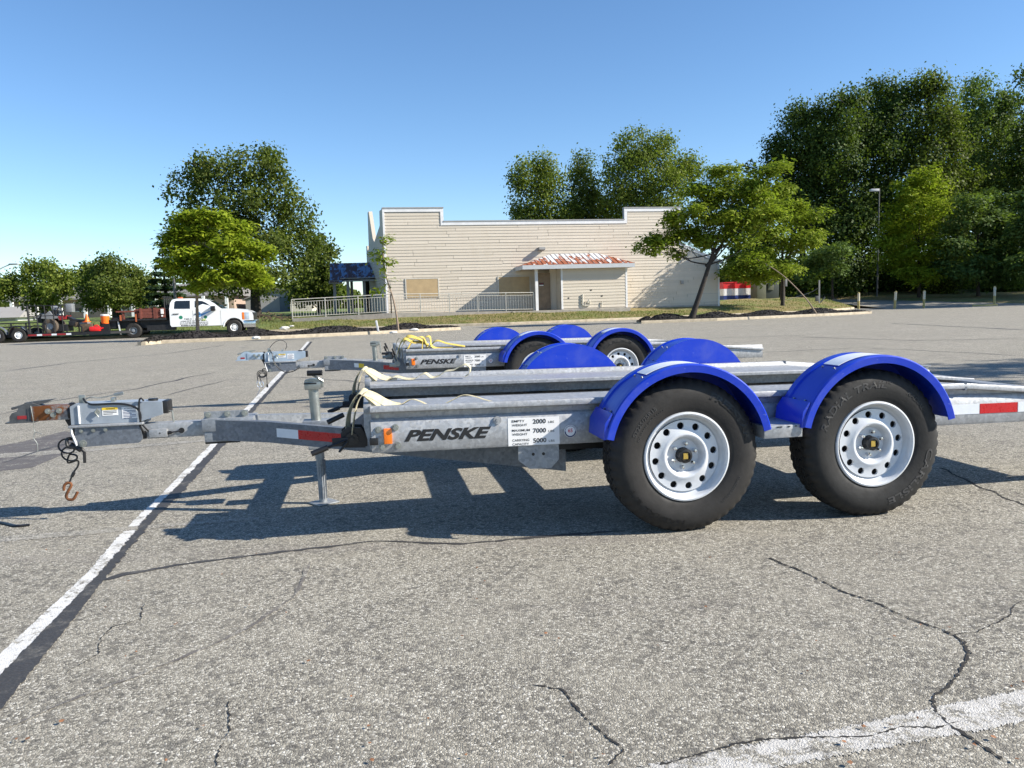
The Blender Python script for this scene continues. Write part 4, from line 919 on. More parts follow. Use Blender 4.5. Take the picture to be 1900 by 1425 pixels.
# body behind: side wall with stepped top, roof, right wall
fwd = 8.6; dxl = -.10
prof = [(0, z0), (fwd, z0), (fwd, 5.75), (fwd - .5, 5.75), (fwd - .75, 5.3), (7.2, 5.5), (6.95, 8.0), (6.3, 8.0), (4.9, 6.0), (4.2, 5.7), (1.35, 6.5), (1.2, zA), (0, zA)]
vs = [(sL + dxl * d, .02 + d, z) for d, z in prof] + [(sL + dxl * d + .25, .02 + d, z) for d, z in prof]; n_ = len(prof)
MB().add(vs, [tuple(range(n_)), tuple(range(n_, 2 * n_))[::-1]] + [(i, (i + 1) % n_, n_ + (i + 1) % n_, n_ + i) for i in range(n_)]).obj('side_wall', 'siding', bd, 0)
sw = MB()
for k in range(24):
    z = z0 + .1 + k * .195; a = sL - .012
    dmax = fwd
    sw.add([(a, .05, z), (a + dxl * dmax, .02 + dmax, z), (a + dxl * dmax + .02, .02 + dmax, z + .195), (a + .02, .05, z + .195), (a + .03, .05, z), (a + dxl * dmax + .03, .02 + dmax, z)], [(0, 1, 2, 3), (0, 1, 5, 4)])
tag(sw.obj('side_siding', 'siding', bd, 0), kind='stuff')
MB().prism([(sL + .2, .3), (s3, .3), (s3, 15), (sL - .4, 15)], 'z', 4.9, 5.05).obj('roof', 'greywall', bd, 0)
MB().box(s3 - .28, s3, .3, 15, z0, zC).obj('end_wall', 'siding', bd, 0)
MB().prism([(s3, z4 - .02), (sR, z5 - .02), (sR, z0), (s3, z0)], 'y', .3, 14).obj('lean_to', 'siding', bd, 0)
MB().prism([(s3, z4), (sR + .3, z5 - .12), (sR + .3, z5 - .02), (s3, z4 + .1)], 'y', .36, 14.2).obj('lean_to_roof', 'greywall', bd, 0)
mb = MB(); c = FP(1079, 409); mb.tube([(c[0], 4, 6.4), (c[0], 4, 6.95)], .22, 12); mb.tube([(c[0], 4, 6.9), (c[0], 4, 7.0)], .32, 12); mb.obj('roof_vent', 'greytrim', bd)
# boarded windows
for w in (W1, W2):
    MB().box(w[0], w[2], -.045, .03, w[1], w[3], .004).obj('window_board', 'osb', bd, 0)
    f = MB(); f.box(w[0] - .07, w[0] - .004, -.055, .03, w[1] - .05, w[3] + .05); f.box(w[2] + .004, w[2] + .07, -.055, .03, w[1] - .05, w[3] + .05); f.box(w[0] - .004, w[2] + .004, -.055, .03, w[3] + .002, w[3] + .05); f.obj('window_frame', 'railing', bd, 0)
# wall lamp and small box
c = FP(1004, 462); lm = MB(); lm.prism([(-.42, c[1] + .10), (-.42, c[1] - .06), (-.34, c[1] - .10), (-.015, c[1] - .10), (-.015, c[1] + .10)], 'x', c[0] - .22, c[0] + .18); lm.obj('wall_lamp', 'greytrim', bd, 0)
c = FP(1265, 524); MB().box(c[0] - .10, c[0] + .10, -.12, -.01, c[1] - .12, c[1] + .12, .01).obj('meter_box', 'greytrim', bd)
# porch
pt = 1.9; pw0, pw1 = FP(1041, 540, pt)[0], FP(1164, 540, pt)[0]; pc = FP(996, 540, pt)[0]; zp = 3.42; et = pt + .42
e0, e1 = FP(970, 500, et)[0], FP(1177, 490, et)[0]; ze = 3.42; r0, r1 = FP(1022, 470, .1)[0], FP(1108, 468, .1)[0]; zr = FP(1065, 470, .1)[1]
pr = MB(); ev = [(e0, -et, ze + .16), (e1, -et, ze + .16), (r1, -.05, zr - .02), (r0, -.05, zr - .02), (e0, -.0, ze + .16), (e1, -.0, ze + .16)]
pr.add(ev + [(x, y, z - .05) for x, y, z in ev], [(0, 1, 2, 3), (4, 0, 3), (1, 5, 2), (6, 7, 8, 9), (10, 6, 9), (7, 11, 8), (4, 5, 11, 10), (0, 1, 7, 6), (0, 4, 10, 6), (1, 5, 11, 7), (2, 3, 9, 8)]); pf = pr.obj('porch_roof', 'roof_w', bd, 0)
nP = 22
for k in range(nP):
    sa, sb = e0 + (e1 - e0) * k / nP, e0 + (e1 - e0) * (k + 1) / nP
    def topf(s): # how far the panel runs up before it meets a hip
        if s < r0: return (s - e0) / (r0 - e0)
        if s > r1: return (e1 - s) / (e1 - r1)
        return 1.0
    fa, fb = max(.02, topf(sa)), max(.02, topf(sb))
    def pt_(s, f, h): return (s, -et - .03 + (et - .02) * f, ze + .16 + (zr - ze - .18) * f + h)
    g = .012; vs = [pt_(sa + g, 0, .012), pt_(sb - g, 0, .012), pt_(sb - g, fb, .012), pt_(sa + g, fa, .012), pt_(sa + g, 0, .0), pt_(sb - g, 0, 0), pt_(sb - g, fb, 0), pt_(sa + g, fa, 0)]
    MB().add(vs, [(0, 1, 2, 3), (4, 5, 6, 7), (0, 1, 5, 4), (1, 2, 6, 5), (2, 3, 7, 6), (3, 0, 4, 7)]).obj('roof_panel', 'roof_w', pf, 0)
    MB().add([pt_(sb - g, 0, .045), pt_(sb + g, 0, .045), pt_(sb + g, max(.02, topf(sb)), .045), pt_(sb - g, max(.02, topf(sb)), .045), pt_(sb - g, 0, 0), pt_(sb + g, 0, 0), pt_(sb + g, max(.02, topf(sb)), 0), pt_(sb - g, max(.02, topf(sb)), 0)], [(0, 1, 2, 3), (0, 1, 5, 4), (1, 2, 6, 5), (3, 0, 4, 7)]).obj('roof_seam', 'roof_w', pf, 0)
mb = MB(); mb.box(e0 - .02, e1 + .02, -et - .03, -et + .03, ze - .10, ze + .155); mb.box(e0 - .02, e0 + .04, -et + .031, -.03, ze - .10, ze + .155); mb.box(e1 - .04, e1 + .02, -et + .031, -.03, ze - .10, ze + .155); mb.obj('porch_fascia', 'fascia', bd, 0)
MB().box(e0 + .05, e1 - .05, -et + .04, -.04, ze - .03, ze + .02).obj('porch_ceiling', 'trim', bd, 0)
pwl = MB().box(pw0, pw1, -pt, -.05, .45, ze - .04).obj('porch_wall', 'siding', bd, 0)
zz = .80
while zz < ze - .2:
    vs_ = (pw0 + .12, pw1 - .12); lo = -pt
    board(vs_[0], vs_[1], zz, pwl, -pt + .0015); 
    # recess side, seen next to the door
    MB().add([(pw0 - .028, -pt + .12, zz), (pw0 - .028, -.1, zz), (pw0 - .006, -.1, zz + .2), (pw0 - .006, -pt + .12, zz + .2), (pw0, -pt + .12, zz), (pw0, -.1, zz)], [(0, 1, 2, 3), (0, 1, 5, 4)]).obj('siding_board', 'siding', pwl, 0)
    zz += dz
for a in (pw0, pw1 - .12): MB().box(a, a + .12, -pt - .035, -pt + .1, .75, ze - .04).obj('corner_board', 'trim', bd, 0)
MB().box(pc - .09, pc + .09, -pt - .03, -pt + .15, .72, ze - .04).obj('porch_post', 'trim', bd, 0)
MB().box(FP(950, 580, pt)[0], pw1 + .1, -pt - .25, -.02, .25, .72).obj('porch_slab', 'concrete', bd, 0)
d0, d1 = FP(1000, 540, 1.0)[0], FP(1021, 540, 1.0)[0]
MB().box(d0 - .05, d1, -1.05, -.98, .74, ze - .30).obj('door', 'door', bd, 0)
MB().box(d1 + .0, pw0 - .03, -.9, -.84, .74, ze - .05).obj('door_jamb', 'siding', bd, 0)
sg0, sgz = FP(1000, 531, 1.06); sg = MB().box(sg0, sg0 + .32, -1.062, -1.051, sgz - .0, sgz + .22).obj('door_sign', 'ink', bd, 0)
MB().box(sg0 + .02, sg0 + .30, -1.066, -1.0625, sgz + .02, sgz + .075).obj('sign_strip', 'sticker', sg, 0); mb = MB(); text_on(mb, 'NO TRESPASSING', sg0 + .03, sg0 + .29, -1.0665, sgz + .12, sgz + .165, bold=.01); mb.obj('sign_print', 'redink', sg, 0)
# pipes on the porch wall
def pp(u, v, t=pt + .08): s_, z_ = FP(u, v, t); return Vector((s_, -t, z_))
mb = MB(); mb.tube([pp(1081, 546), pp(1081, 566), pp(1086, 567), pp(1094, 566), pp(1094, 558)], .045, 8); mb.tube([pp(1090, 562, pt + .15), pp(1093, 556, pt + .15)], .05, 8); mb.obj('gas_pipe', 'railing', bd)
mb = MB(); mb.tube([pp(1117, 559), pp(1117, 570)], .03, 8); mb.tube([pp(1115, 565), pp(1121, 560)], .02, 6); mb.obj('standpipe', 'railing', bd)
for u, v in ((1055, 553), (1097, 538), (1117, 549)):
    q = pp(u, v, pt + .033); MB().box(q.x - .05, q.x + .05, q.y - .004, q.y + .006, q.z - .04, q.z + .04).obj('wall_hole', 'ink', bd, 0)
# foundation
MB().box(sL - .02, sR, -.03, .02, .1, .74).obj('foundation', 'concrete', bd, 0)
# left entrance canopy with blue metal roof
def CW(u, v, y): q = at(u, v, y) - FO; c, s_ = math.cos(FA), math.sin(FA); return Vector((q.x * c + q.y * s_, -q.x * s_ + q.y * c, q.z))
cyd = 56.0
ca, cb_, cc, cdn = CW(612, 489, cyd + 2.2), CW(704, 487, cyd + 2.2), CW(704, 516, cyd - .3), CW(612, 519, cyd - .3)
cr = MB().add([cdn, cc, cb_, ca] + [q + Vector((0, 0, -.06)) for q in (cdn, cc, cb_, ca)], [(0, 1, 2, 3), (4, 5, 6, 7), (0, 1, 5, 4), (1, 2, 6, 5), (2, 3, 7, 6), (3, 0, 4, 7)]).obj('canopy_roof', 'roof_b', bd, 0)
for k in range(11):
    f0, f1 = k / 11 + .004, (k + 1) / 11 - .004; up = Vector((0, -.012, .014)); ext = .16 if k < 3 else 0
    q = [cdn.lerp(cc, f0), cdn.lerp(cc, f1), ca.lerp(cb_, f1), ca.lerp(cb_, f0)]
    q[0] += (q[0] - q[3]) * ext; q[1] += (q[1] - q[2]) * ext; q = [x + up for x in q]
    MB().add(q + [x - up for x in q], [(0, 1, 2, 3), (4, 5, 6, 7), (0, 1, 5, 4), (1, 2, 6, 5), (2, 3, 7, 6), (3, 0, 4, 7)]).obj('roof_panel', 'roof_b', cr, 0)
def beam(a, b_, h, w, name, m): 
    d = (b_ - a).normalized(); q = Vector((-d.y, d.x, 0)) * w
    MB().add([a - q, b_ - q, b_ + q, a + q] + [x + Vector((0, 0, -h)) for x in (a - q, b_ - q, b_ + q, a + q)], [(0, 1, 2, 3), (4, 5, 6, 7), (0, 1, 5, 4), (1, 2, 6, 5), (2, 3, 7, 6), (3, 0, 4, 7)]).obj(name, m, bd, 0)
beam(CW(631, 516, cyd - .25), CW(703, 514, cyd - .25), .26, .05, 'canopy_fascia', 'greytrim'); beam(CW(610, 521, cyd - .5), CW(634, 520, cyd - .5), .22, .05, 'canopy_fascia', 'greytrim')
beam(CW(612, 490, cyd + 2.6), CW(704, 488, cyd + 2.6), 1.2, .05, 'canopy_back', 'greytrim')
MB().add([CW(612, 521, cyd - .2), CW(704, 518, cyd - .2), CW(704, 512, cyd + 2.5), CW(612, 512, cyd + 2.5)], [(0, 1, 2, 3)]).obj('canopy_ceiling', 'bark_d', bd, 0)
for u, dy in ((620, -.2), (645, -.1), (675, .0), (652, 2.2), (690, 2.3)):
    a = CW(u, 519, cyd + dy); MB().box(a.x - .10, a.x + .10, a.y - .10, a.y + .10, .7, a.z).obj('canopy_post', 'greytrim', bd, 0)
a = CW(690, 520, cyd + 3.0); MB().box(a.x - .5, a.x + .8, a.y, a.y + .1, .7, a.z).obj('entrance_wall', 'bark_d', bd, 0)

# ================================================================ railing
def railing(pl, name, label, hgt, gap):
    o = thing(name, pl[0], 0, label, 'railing'); P = [Vector(p) - Vector(pl[0]) for p in pl]
    for a, b_ in zip(P, P[1:]):
        l = (b_ - a).length; up = Vector((0, 0, 1))
        for h, r in ((hgt, .03), (hgt - .16, .02), (.10, .022)): MB().tube([a + up * h, b_ + up * h], r, 6).obj('rail', 'railing', o)
        k = max(1, round(l / 1.75))
        for i in range(k + 1): q = a.lerp(b_, i / k); MB().box(q.x - .03, q.x + .03, q.y - .03, q.y + .03, q.z - .05, q.z + hgt + .01).obj('railing_post', 'railing', o, 0)
        kp = int(l / gap); me = MB().box(-.011, .011, -.011, .011, .10, hgt - .16).mesh('picket', 0)
        for i in range(1, kp): q = a.lerp(b_, i / kp); c = link('picket', me, 'railing', o); c.location = q
    return o
def wl(s_, t): return fac_world(s_, -t)
ra = at(543, 591, 49.2); rb = Vector((*wl(sL + .2, 1.75), at(717, 581, 50).z)); rc = Vector((*wl(pc - .2, 1.85), .72))
railing([ra, rb, rc], 'ramp_railing', 'long beige metal railing along the ramp before the tan building', 1.15, .165)
mb = MB(); 
q = [ra, rb, rc]
for a, b_ in zip(q, q[1:]):
    d = (b_ - a); nrm = Vector((-d.y, d.x, 0)).normalized()
    mb.add([a - nrm * .12, b_ - nrm * .12, b_ + nrm * 1.5, a + nrm * 1.5] + [Vector((x.x, x.y, .1)) for x in (a - nrm * .12, b_ - nrm * .12, b_ + nrm * 1.5, a + nrm * 1.5)], [(0, 1, 2, 3), (0, 1, 5, 4), (1, 2, 6, 5), (2, 3, 7, 6), (3, 0, 4, 7)])
tag(mb.obj('ramp_walk', 'concrete', None, 0), kind='structure')

# ================================================================ trees
def limbs(mb, base, top, r0, targets, bend=.3):
    base, top = Vector(base), Vector(top); n_ = 8; pts = []; rs = []
    off = Vector((random.uniform(-1, 1), random.uniform(-1, 1), 0)) * bend * .3
    for i in range(n_ + 1):
        t = i / n_; pts.append(base.lerp(top, t) + off * math.sin(PI * t)); rs.append(r0 * (1.25 if i == 0 else 1) * (1 - .55 * t))
    mb.tube(pts, rs, 8)
    for tg in targets:
        tg = Vector(tg); t = random.uniform(.62, .98); i = int(t * n_); a = pts[i]; r = rs[i] * .5
        mid = a.lerp(tg, .5) + Vector((0, 0, -.12 * (tg - a).length)) + Vector((random.uniform(-1, 1), random.uniform(-1, 1), random.uniform(-.5, .5))) * .06 * (tg - a).length
        q = smooth_path([a, mid, tg], 5); mb.tube(q, [max(.012, r * (1 - .85 * k / (len(q) - 1))) for k in range(len(q))], 6)
        for _ in range(3):
            k = random.randint(3, len(q) - 2); e = q[k] + Vector((random.uniform(-1, 1), random.uniform(-1, 1), random.uniform(-.1, .8))) * (tg - a).length * .3
            mb.tube([q[k], q[k].lerp(e, .5) + Vector((0, 0, -.04)), e], [max(.01, r * .4), r * .25 + .005, .006], 5)
def leaves(blobs, count, size, clump, spread, flat=1.0, droop=0.0, aspect=1.0):
    """leaf sized faces in clumps spread through the blobs (centre, radii)"""
    bl = [(np.array(c, float), np.array(r, float)) for c, r in blobs]
    vol = np.array([r[0] * r[2] + r[0] * r[1] * .5 for c, r in bl]); pr = vol / vol.sum()
    if flat > .6: count = int(count * .78); clump = int(clump * 2.4); spread *= 1.08
    else: count = int(count * .8); clump = int(clump * 1.5); spread *= 1.15; flat = min(.6, flat * 1.4)
    nc = max(1, count // clump); idx = rng.choice(len(bl), nc, p=pr)
    C = np.array([b[0] for b in bl])[idx]; RR = np.array([b[1] for b in bl])[idx]
    d = rng.normal(size=(nc, 3)); d /= np.linalg.norm(d, axis=1)[:, None]; rad = rng.uniform(.25, 1.0, nc) ** .5
    cc = C + d * RR * rad[:, None]
    k = np.repeat(np.arange(nc), clump); n_ = len(k)
    p = cc[k] + rng.normal(size=(n_, 3)) * np.array([1, 1, flat]) * spread
    cdir = d + rng.normal(size=(nc, 3)) * .45
    out = cdir[k] * .85 + rng.normal(size=(n_, 3)) * .45 + np.array([0, 0, .35]); out /= np.linalg.norm(out, axis=1)[:, None]
    if flat <= .6: out = out * .6 + np.array([0, 0, .6])
    out /= np.linalg.norm(out, axis=1)[:, None]
    a = rng.normal(size=(n_, 3)); a[:, 2] -= droop; u = np.cross(out, a); u /= np.linalg.norm(u, axis=1)[:, None]; w = np.cross(out, u)
    sz = (size * rng.uniform(.6, 1.35, n_))[:, None]
    v0 = p - w * sz * .6 * aspect; v1 = p + u * sz * .42; v2 = p + w * sz * .6 * aspect + out * sz * -.12; v3 = p - u * sz * .42 + out * sz * .1
    V = np.stack([v0, v1, v2, v3], 1).reshape(-1, 3); Fa = np.arange(n_ * 4).reshape(-1, 4)
    return V, Fa
def tree(name, label, base, blobs_px, depth, mleaf, bark, count, size, r0, top=None, clump=14, spread=.32, flat=1.0, droop=0.0, aspect=1.0, group=None, cat='tree', dj=.7, seed=None, pad=.80):
    base = Vector(base); blobs = []
    for (u, v, ru, rv) in blobs_px:
        y = depth + random.uniform(-dj, dj) * ru * depth / F; c = at(u, v, y); k = y / F
        blobs.append((c - base, (ru * k * pad, ru * k * .95 * pad, rv * k * pad)))
    for c, r in list(blobs):                            # smaller lobes round the rim break up the outline
        for _ in range(3):
            d = Vector((random.gauss(0, 1), random.gauss(0, 1), random.gauss(0, 1))).normalized(); f = random.uniform(.28, .45)
            blobs.append((c + Vector((d.x * r[0], d.y * r[1], d.z * r[2])) * random.uniform(.85, 1.1), (r[0] * f, r[1] * f, r[2] * f)))
    o = thing(name, base, 0, label, cat, group)
    mb = MB(); tp = (Vector(top) - base) if top is not None else Vector((0, 0, max(c.z for c, r in blobs) * .55))
    tg_ = [c for c, r in blobs[:len(blobs_px)] if c.z > tp.z * .8]; random.shuffle(tg_); limbs(mb, (0, 0, -.1), tp, r0, tg_[:9]); mb.obj('trunk', bark, o, 60)
    V, Fa = leaves([(c, r) for c, r in blobs], count, size, clump, spread, flat, droop, aspect)
    me = bpy.data.meshes.new('crown'); me.vertices.add(len(V)); me.vertices.foreach_set('co', V.ravel().astype(np.float32))
    me.loops.add(Fa.size); me.loops.foreach_set('vertex_index', Fa.ravel().astype(np.int32)); me.polygons.add(len(Fa)); me.polygons.foreach_set('loop_start', np.arange(0, Fa.size, 4, dtype=np.int32)); me.polygons.foreach_set('loop_total', np.full(len(Fa), 4, dtype=np.int32))
    me.update(calc_edges=True); me.validate(); link('crown', me, mleaf, o)
    return o
def base_at(u, y, z): q = at(u, 560, y); return Vector((q.x, y, z))
B1 = [(400, 320, 50, 38), (470, 315, 55, 36), (530, 365, 45, 42), (350, 350, 42, 42), (440, 380, 70, 55), (345, 410, 40, 40), (540, 430, 50, 45), (400, 440, 70, 50), (480, 455, 70, 45), (555, 480, 38, 38), (500, 515, 60, 28), (420, 520, 60, 26), (345, 480, 40, 35), (380, 290, 22, 14), (420, 288, 20, 12), (500, 290, 22, 12), (572, 400, 16, 14), (585, 450, 14, 18)]
tree('shade_tree', 'tallest left tree, dark olive and rounded, standing on the lawn behind the white truck', base_at(474, 52, .75), B1, 52, 'leaf_oak', 'bark_d', 40000, .165, .38, at(474, 470, 52), spread=.30, clump=18)
B2 = [(345, 405, 30, 14), (390, 402, 38, 14), (440, 425, 30, 12), (330, 440, 36, 16), (375, 432, 46, 18), (430, 455, 45, 16), (480, 462, 28, 10), (310, 490, 26, 8), (355, 470, 46, 18), (400, 482, 46, 18), (455, 495, 42, 18), (350, 505, 42, 15), (415, 515, 46, 16), (470, 520, 30, 14), (370, 530, 26, 10), (320, 460, 24, 10), (490, 475, 18, 8)]
tree('honey_locust', 'yellow green feathery honey locust growing in the left mulch island before the truck', gp(367, 620.5, .2), B2, 36.3, 'leaf_locust', 'bark_l', 21000, .115, .085, at(368, 420, 36.3), clump=20, spread=.17, flat=.35, droop=.5, aspect=1.7)
tree('background_tree', 'mid green tree between the tall shade tree and the blue canopy', base_at(590, 66, .8), [(590, 470, 26, 26), (575, 510, 36, 30), (605, 515, 26, 34), (560, 545, 34, 18), (600, 545, 30, 20), (610, 470, 14, 14)], 66, 'leaf_oak', 'bark_d', 12000, .2, .2, group=None)
B3 = [(215, 500, 42, 20), (185, 520, 36, 24), (245, 520, 40, 26), (215, 535, 56, 26), (190, 552, 40, 18), (248, 550, 42, 18), (270, 530, 22, 20), (160, 530, 18, 20)]
tree('round_tree', 'low dense round tree on the lawn before the pale brick house', base_at(216, 70, .95), B3, 70, 'leaf_oak', 'bark_d', 22000, .18, .45, at(216, 552, 70))
B4 = [(70, 505, 36, 20), (40, 525, 34, 26), (100, 510, 30, 20), (75, 540, 40, 22), (15, 535, 28, 26), (-20, 530, 30, 26), (125, 530, 22, 26), (85, 563, 34, 12), (55, 495, 14, 12), (92, 492, 12, 10)]
tree('background_tree', 'leftmost loose olive tree standing behind the black equipment trailer', base_at(82, 72, .95), B4, 72, 'leaf_mid', 'bark_d', 15000, .2, .25, at(82, 540, 72))
tree('background_tree', 'pale green tree far behind, between the leftmost tree and the round tree', base_at(152, 100, .95), [(150, 515, 24, 22), (165, 500, 20, 16), (140, 540, 24, 22), (170, 540, 22, 24)], 100, 'leaf_mid', 'bark_d', 4500, .34, .25)
tree('background_tree', 'thin pale tree far behind, right of the round tree', base_at(285, 95, .95), [(285, 545, 22, 20), (300, 555, 18, 14), (262, 555, 14, 12)], 95, 'leaf_edge', 'bark_d', 2500, .34, .2)
# fir with tiered branches
fb = base_at(308, 60, .9); fo = thing('fir_tree', fb, 0, 'dark tiered fir standing behind the truck bed', 'tree'); mb = MB(); mb.tube([(0, 0, -.1), (0, 0, 5.5)], [.16, .03], 7); mb.obj('trunk', 'bark_d', fo)
bl = []
for k in range(9):
    z = .8 + k * .52; rr_ = 1.75 * (1 - k / 10)
    for j in range(8): a = j * PI / 4 + k * .4; bl.append(((rr_ * .65 * math.cos(a), rr_ * .65 * math.sin(a), z - .1), (rr_ * .42, rr_ * .42, .12)))
V, Fa = leaves(bl, 7000, .17, 10, .10, .4, .5, 1.8); MB().add(V.tolist(), Fa.tolist()).obj('crown', 'leaf_fir', fo, 0)
# sapling before the building corner
sb = gp(739, 613, .25); so_ = thing('young_tree', sb, 0, 'thin leaning sapling in the left island before the building corner', 'tree')
path = [at(u, v, sb.y) - sb for u, v in ((739, 613), (735, 580), (727, 545), (717, 515), (712, 480), (709, 440))]; mb = MB(); sp_ = smooth_path(path, 4); mb.tube(sp_, [.045 * (1 - .8 * i / (len(sp_) - 1)) for i in range(len(sp_))], 7)
bl = []
for u, v, ru, rv in ((713, 445, 9, 8), (708, 465, 12, 9), (704, 482, 14, 7), (722, 486, 8, 5), (700, 517, 18, 7), (718, 530, 10, 8), (726, 520, 8, 7), (700, 538, 14, 5), (712, 500, 9, 8), (690, 470, 6, 5)):
    c = at(u, v, sb.y + random.uniform(-.3, .3)) - sb; k = sb.y / F; bl.append((c, (ru * k, ru * k, rv * k))); j = min(range(len(sp_)), key=lambda i: (sp_[i] - c).length); mb.tube([sp_[max(0, j - 2)], sp_[j].lerp(c, .6), c], [.012, .008, .004], 5)
mb.obj('trunk', 'bark_l', so_, 60); V, Fa = leaves(bl, 430, .10, 9, .12, .5, .6, 1.7); MB().add(V.tolist(), Fa.tolist()).obj('crown', 'leaf_locust2', so_, 0)
# trees behind the building
BB = 'trees rising behind the tan building'
tree('background_tree', 'left of the trees above the building roof, green with two pointed tops', base_at(1000, 80, .9), [(1000, 305, 24, 22), (975, 330, 26, 28), (1020, 335, 30, 30), (985, 375, 40, 32), (1030, 390, 40, 30), (1005, 420, 50, 30), (965, 345, 18, 14)], 80, 'leaf_mid', 'bark_d', 19000, .2, .35, pad=.96, group=BB, spread=.4)
tree('background_tree', 'darker narrow tree in the middle of those above the building roof', base_at(1085, 84, .9), [(1080, 315, 22, 24), (1080, 350, 32, 34), (1095, 395, 40, 40), (1065, 410, 36, 30)], 84, 'leaf_oak', 'bark_d', 15000, .2, .35, pad=.96, group=BB, spread=.4)
tree('background_tree', 'largest and lightest of the trees above the building roof', base_at(1215, 80, .9), [(1185, 275, 40, 28), (1220, 270, 34, 24), (1150, 310, 40, 34), (1200, 320, 60, 40), (1255, 310, 40, 26), (1285, 320, 24, 22), (1170, 370, 60, 40), (1240, 360, 50, 34), (1140, 360, 34, 34), (1200, 400, 70, 36), (1190, 252, 16, 10)], 80, 'leaf_mid', 'bark_d', 36000, .19, .4, at(1235, 380, 80), pad=.94, group=BB, spread=.4)
# right honey locusts
B5 = [(1235, 445, 40, 16), (1205, 460, 26, 9), (1270, 425, 40, 18), (1250, 405, 30, 12), (1300, 395, 40, 22), (1330, 370, 45, 22), (1300, 350, 36, 16), (1365, 345, 45, 20), (1400, 360, 40, 22), (1345, 410, 48, 24), (1395, 405, 45, 24), (1440, 350, 32, 14), (1425, 320, 34, 9), (1450, 306, 20, 5), (1335, 318, 32, 10), (1310, 445, 40, 18), (1375, 445, 38, 16), (1255, 470, 22, 10), (1430, 395, 32, 16)]
lb = gp(1283, 588.5, .22); lo = tree('honey_locust', 'forked dark trunked honey locust in the right mulch island, leaning right', lb, B5, lb.y, 'leaf_locust2', 'bark_d', 25000, .115, .15, at(1335, 430, lb.y), clump=20, spread=.2, flat=.4, droop=.5, aspect=1.6)
mb = MB(); k = lb.y
for q, r in (([(1310, 495), (1330, 470), (1352, 430), (1372, 390)], .09), ([(1345, 440), (1375, 415), (1400, 395)], .05)):
    P = [at(u, v, k) - lb for u, v in q]; mb.tube(smooth_path(P), [r * (1 - .6 * i / (4 * (len(P) - 1))) for i in range(4 * (len(P) - 1) + 1)], 7)
mb.obj('limb', 'bark_d', lo, 60)
B6 = [(1440, 385, 40, 18), (1480, 405, 40, 18), (1505, 440, 40, 16), (1430, 430, 46, 22), (1470, 455, 42, 18), (1420, 475, 50, 20), (1380, 490, 44, 18), (1450, 500, 45, 16), (1400, 515, 40, 12), (1520, 398, 18, 8), (1480, 380, 20, 10), (1360, 505, 28, 14)]
tree('honey_locust', 'bright feathery tree growing behind the right island by the metal cabinet', base_at(1452, 55.6, .6), B6, 55.0, 'leaf_locust2', 'bark_d', 18000, .14, .13, at(1450, 440, 55.3), clump=20, spread=.25, flat=.4, droop=.4, aspect=1.5)
tree('honey_locust', 'low spreading tree right of the bright feathery tree, before the dark wood', base_at(1545, 70, .9), [(1540, 470, 40, 14), (1565, 462, 26, 10), (1515, 490, 34, 14), (1550, 500, 30, 14), (1500, 515, 28, 12)], 70, 'leaf_edge', 'bark_d', 5500, .2, .12, clump=16, spread=.28, flat=.45)
# bent sapling stem in the island
bs = gp(1515, 582, .2); o = thing('bent_sapling', bs, 0, 'bare bent sapling stem leaning left over the right mulch island', 'tree'); P = [at(u, v, bs.y + d) - bs for u, v, d in ((1515, 582, 0), (1500, 560, .0), (1480, 537, .1), (1455, 513, .1), (1425, 492, .0), (1398, 478, .0))]
q = smooth_path(P); MB().tube(q, [.04 * (1 - .75 * i / (len(q) - 1)) for i in range(len(q))], 7).obj('trunk', 'bark_l', o, 60)
V, Fa = leaves([(P[-1] + Vector((-.2, 0, .0)), (.6, .4, .25)), (P[-2] + Vector((0, 0, .1)), (.4, .3, .2))], 350, .13, 10, .12, .5, .5, 1.6); MB().add(V.tolist(), Fa.tolist()).obj('crown', 'leaf_locust2', o, 0)
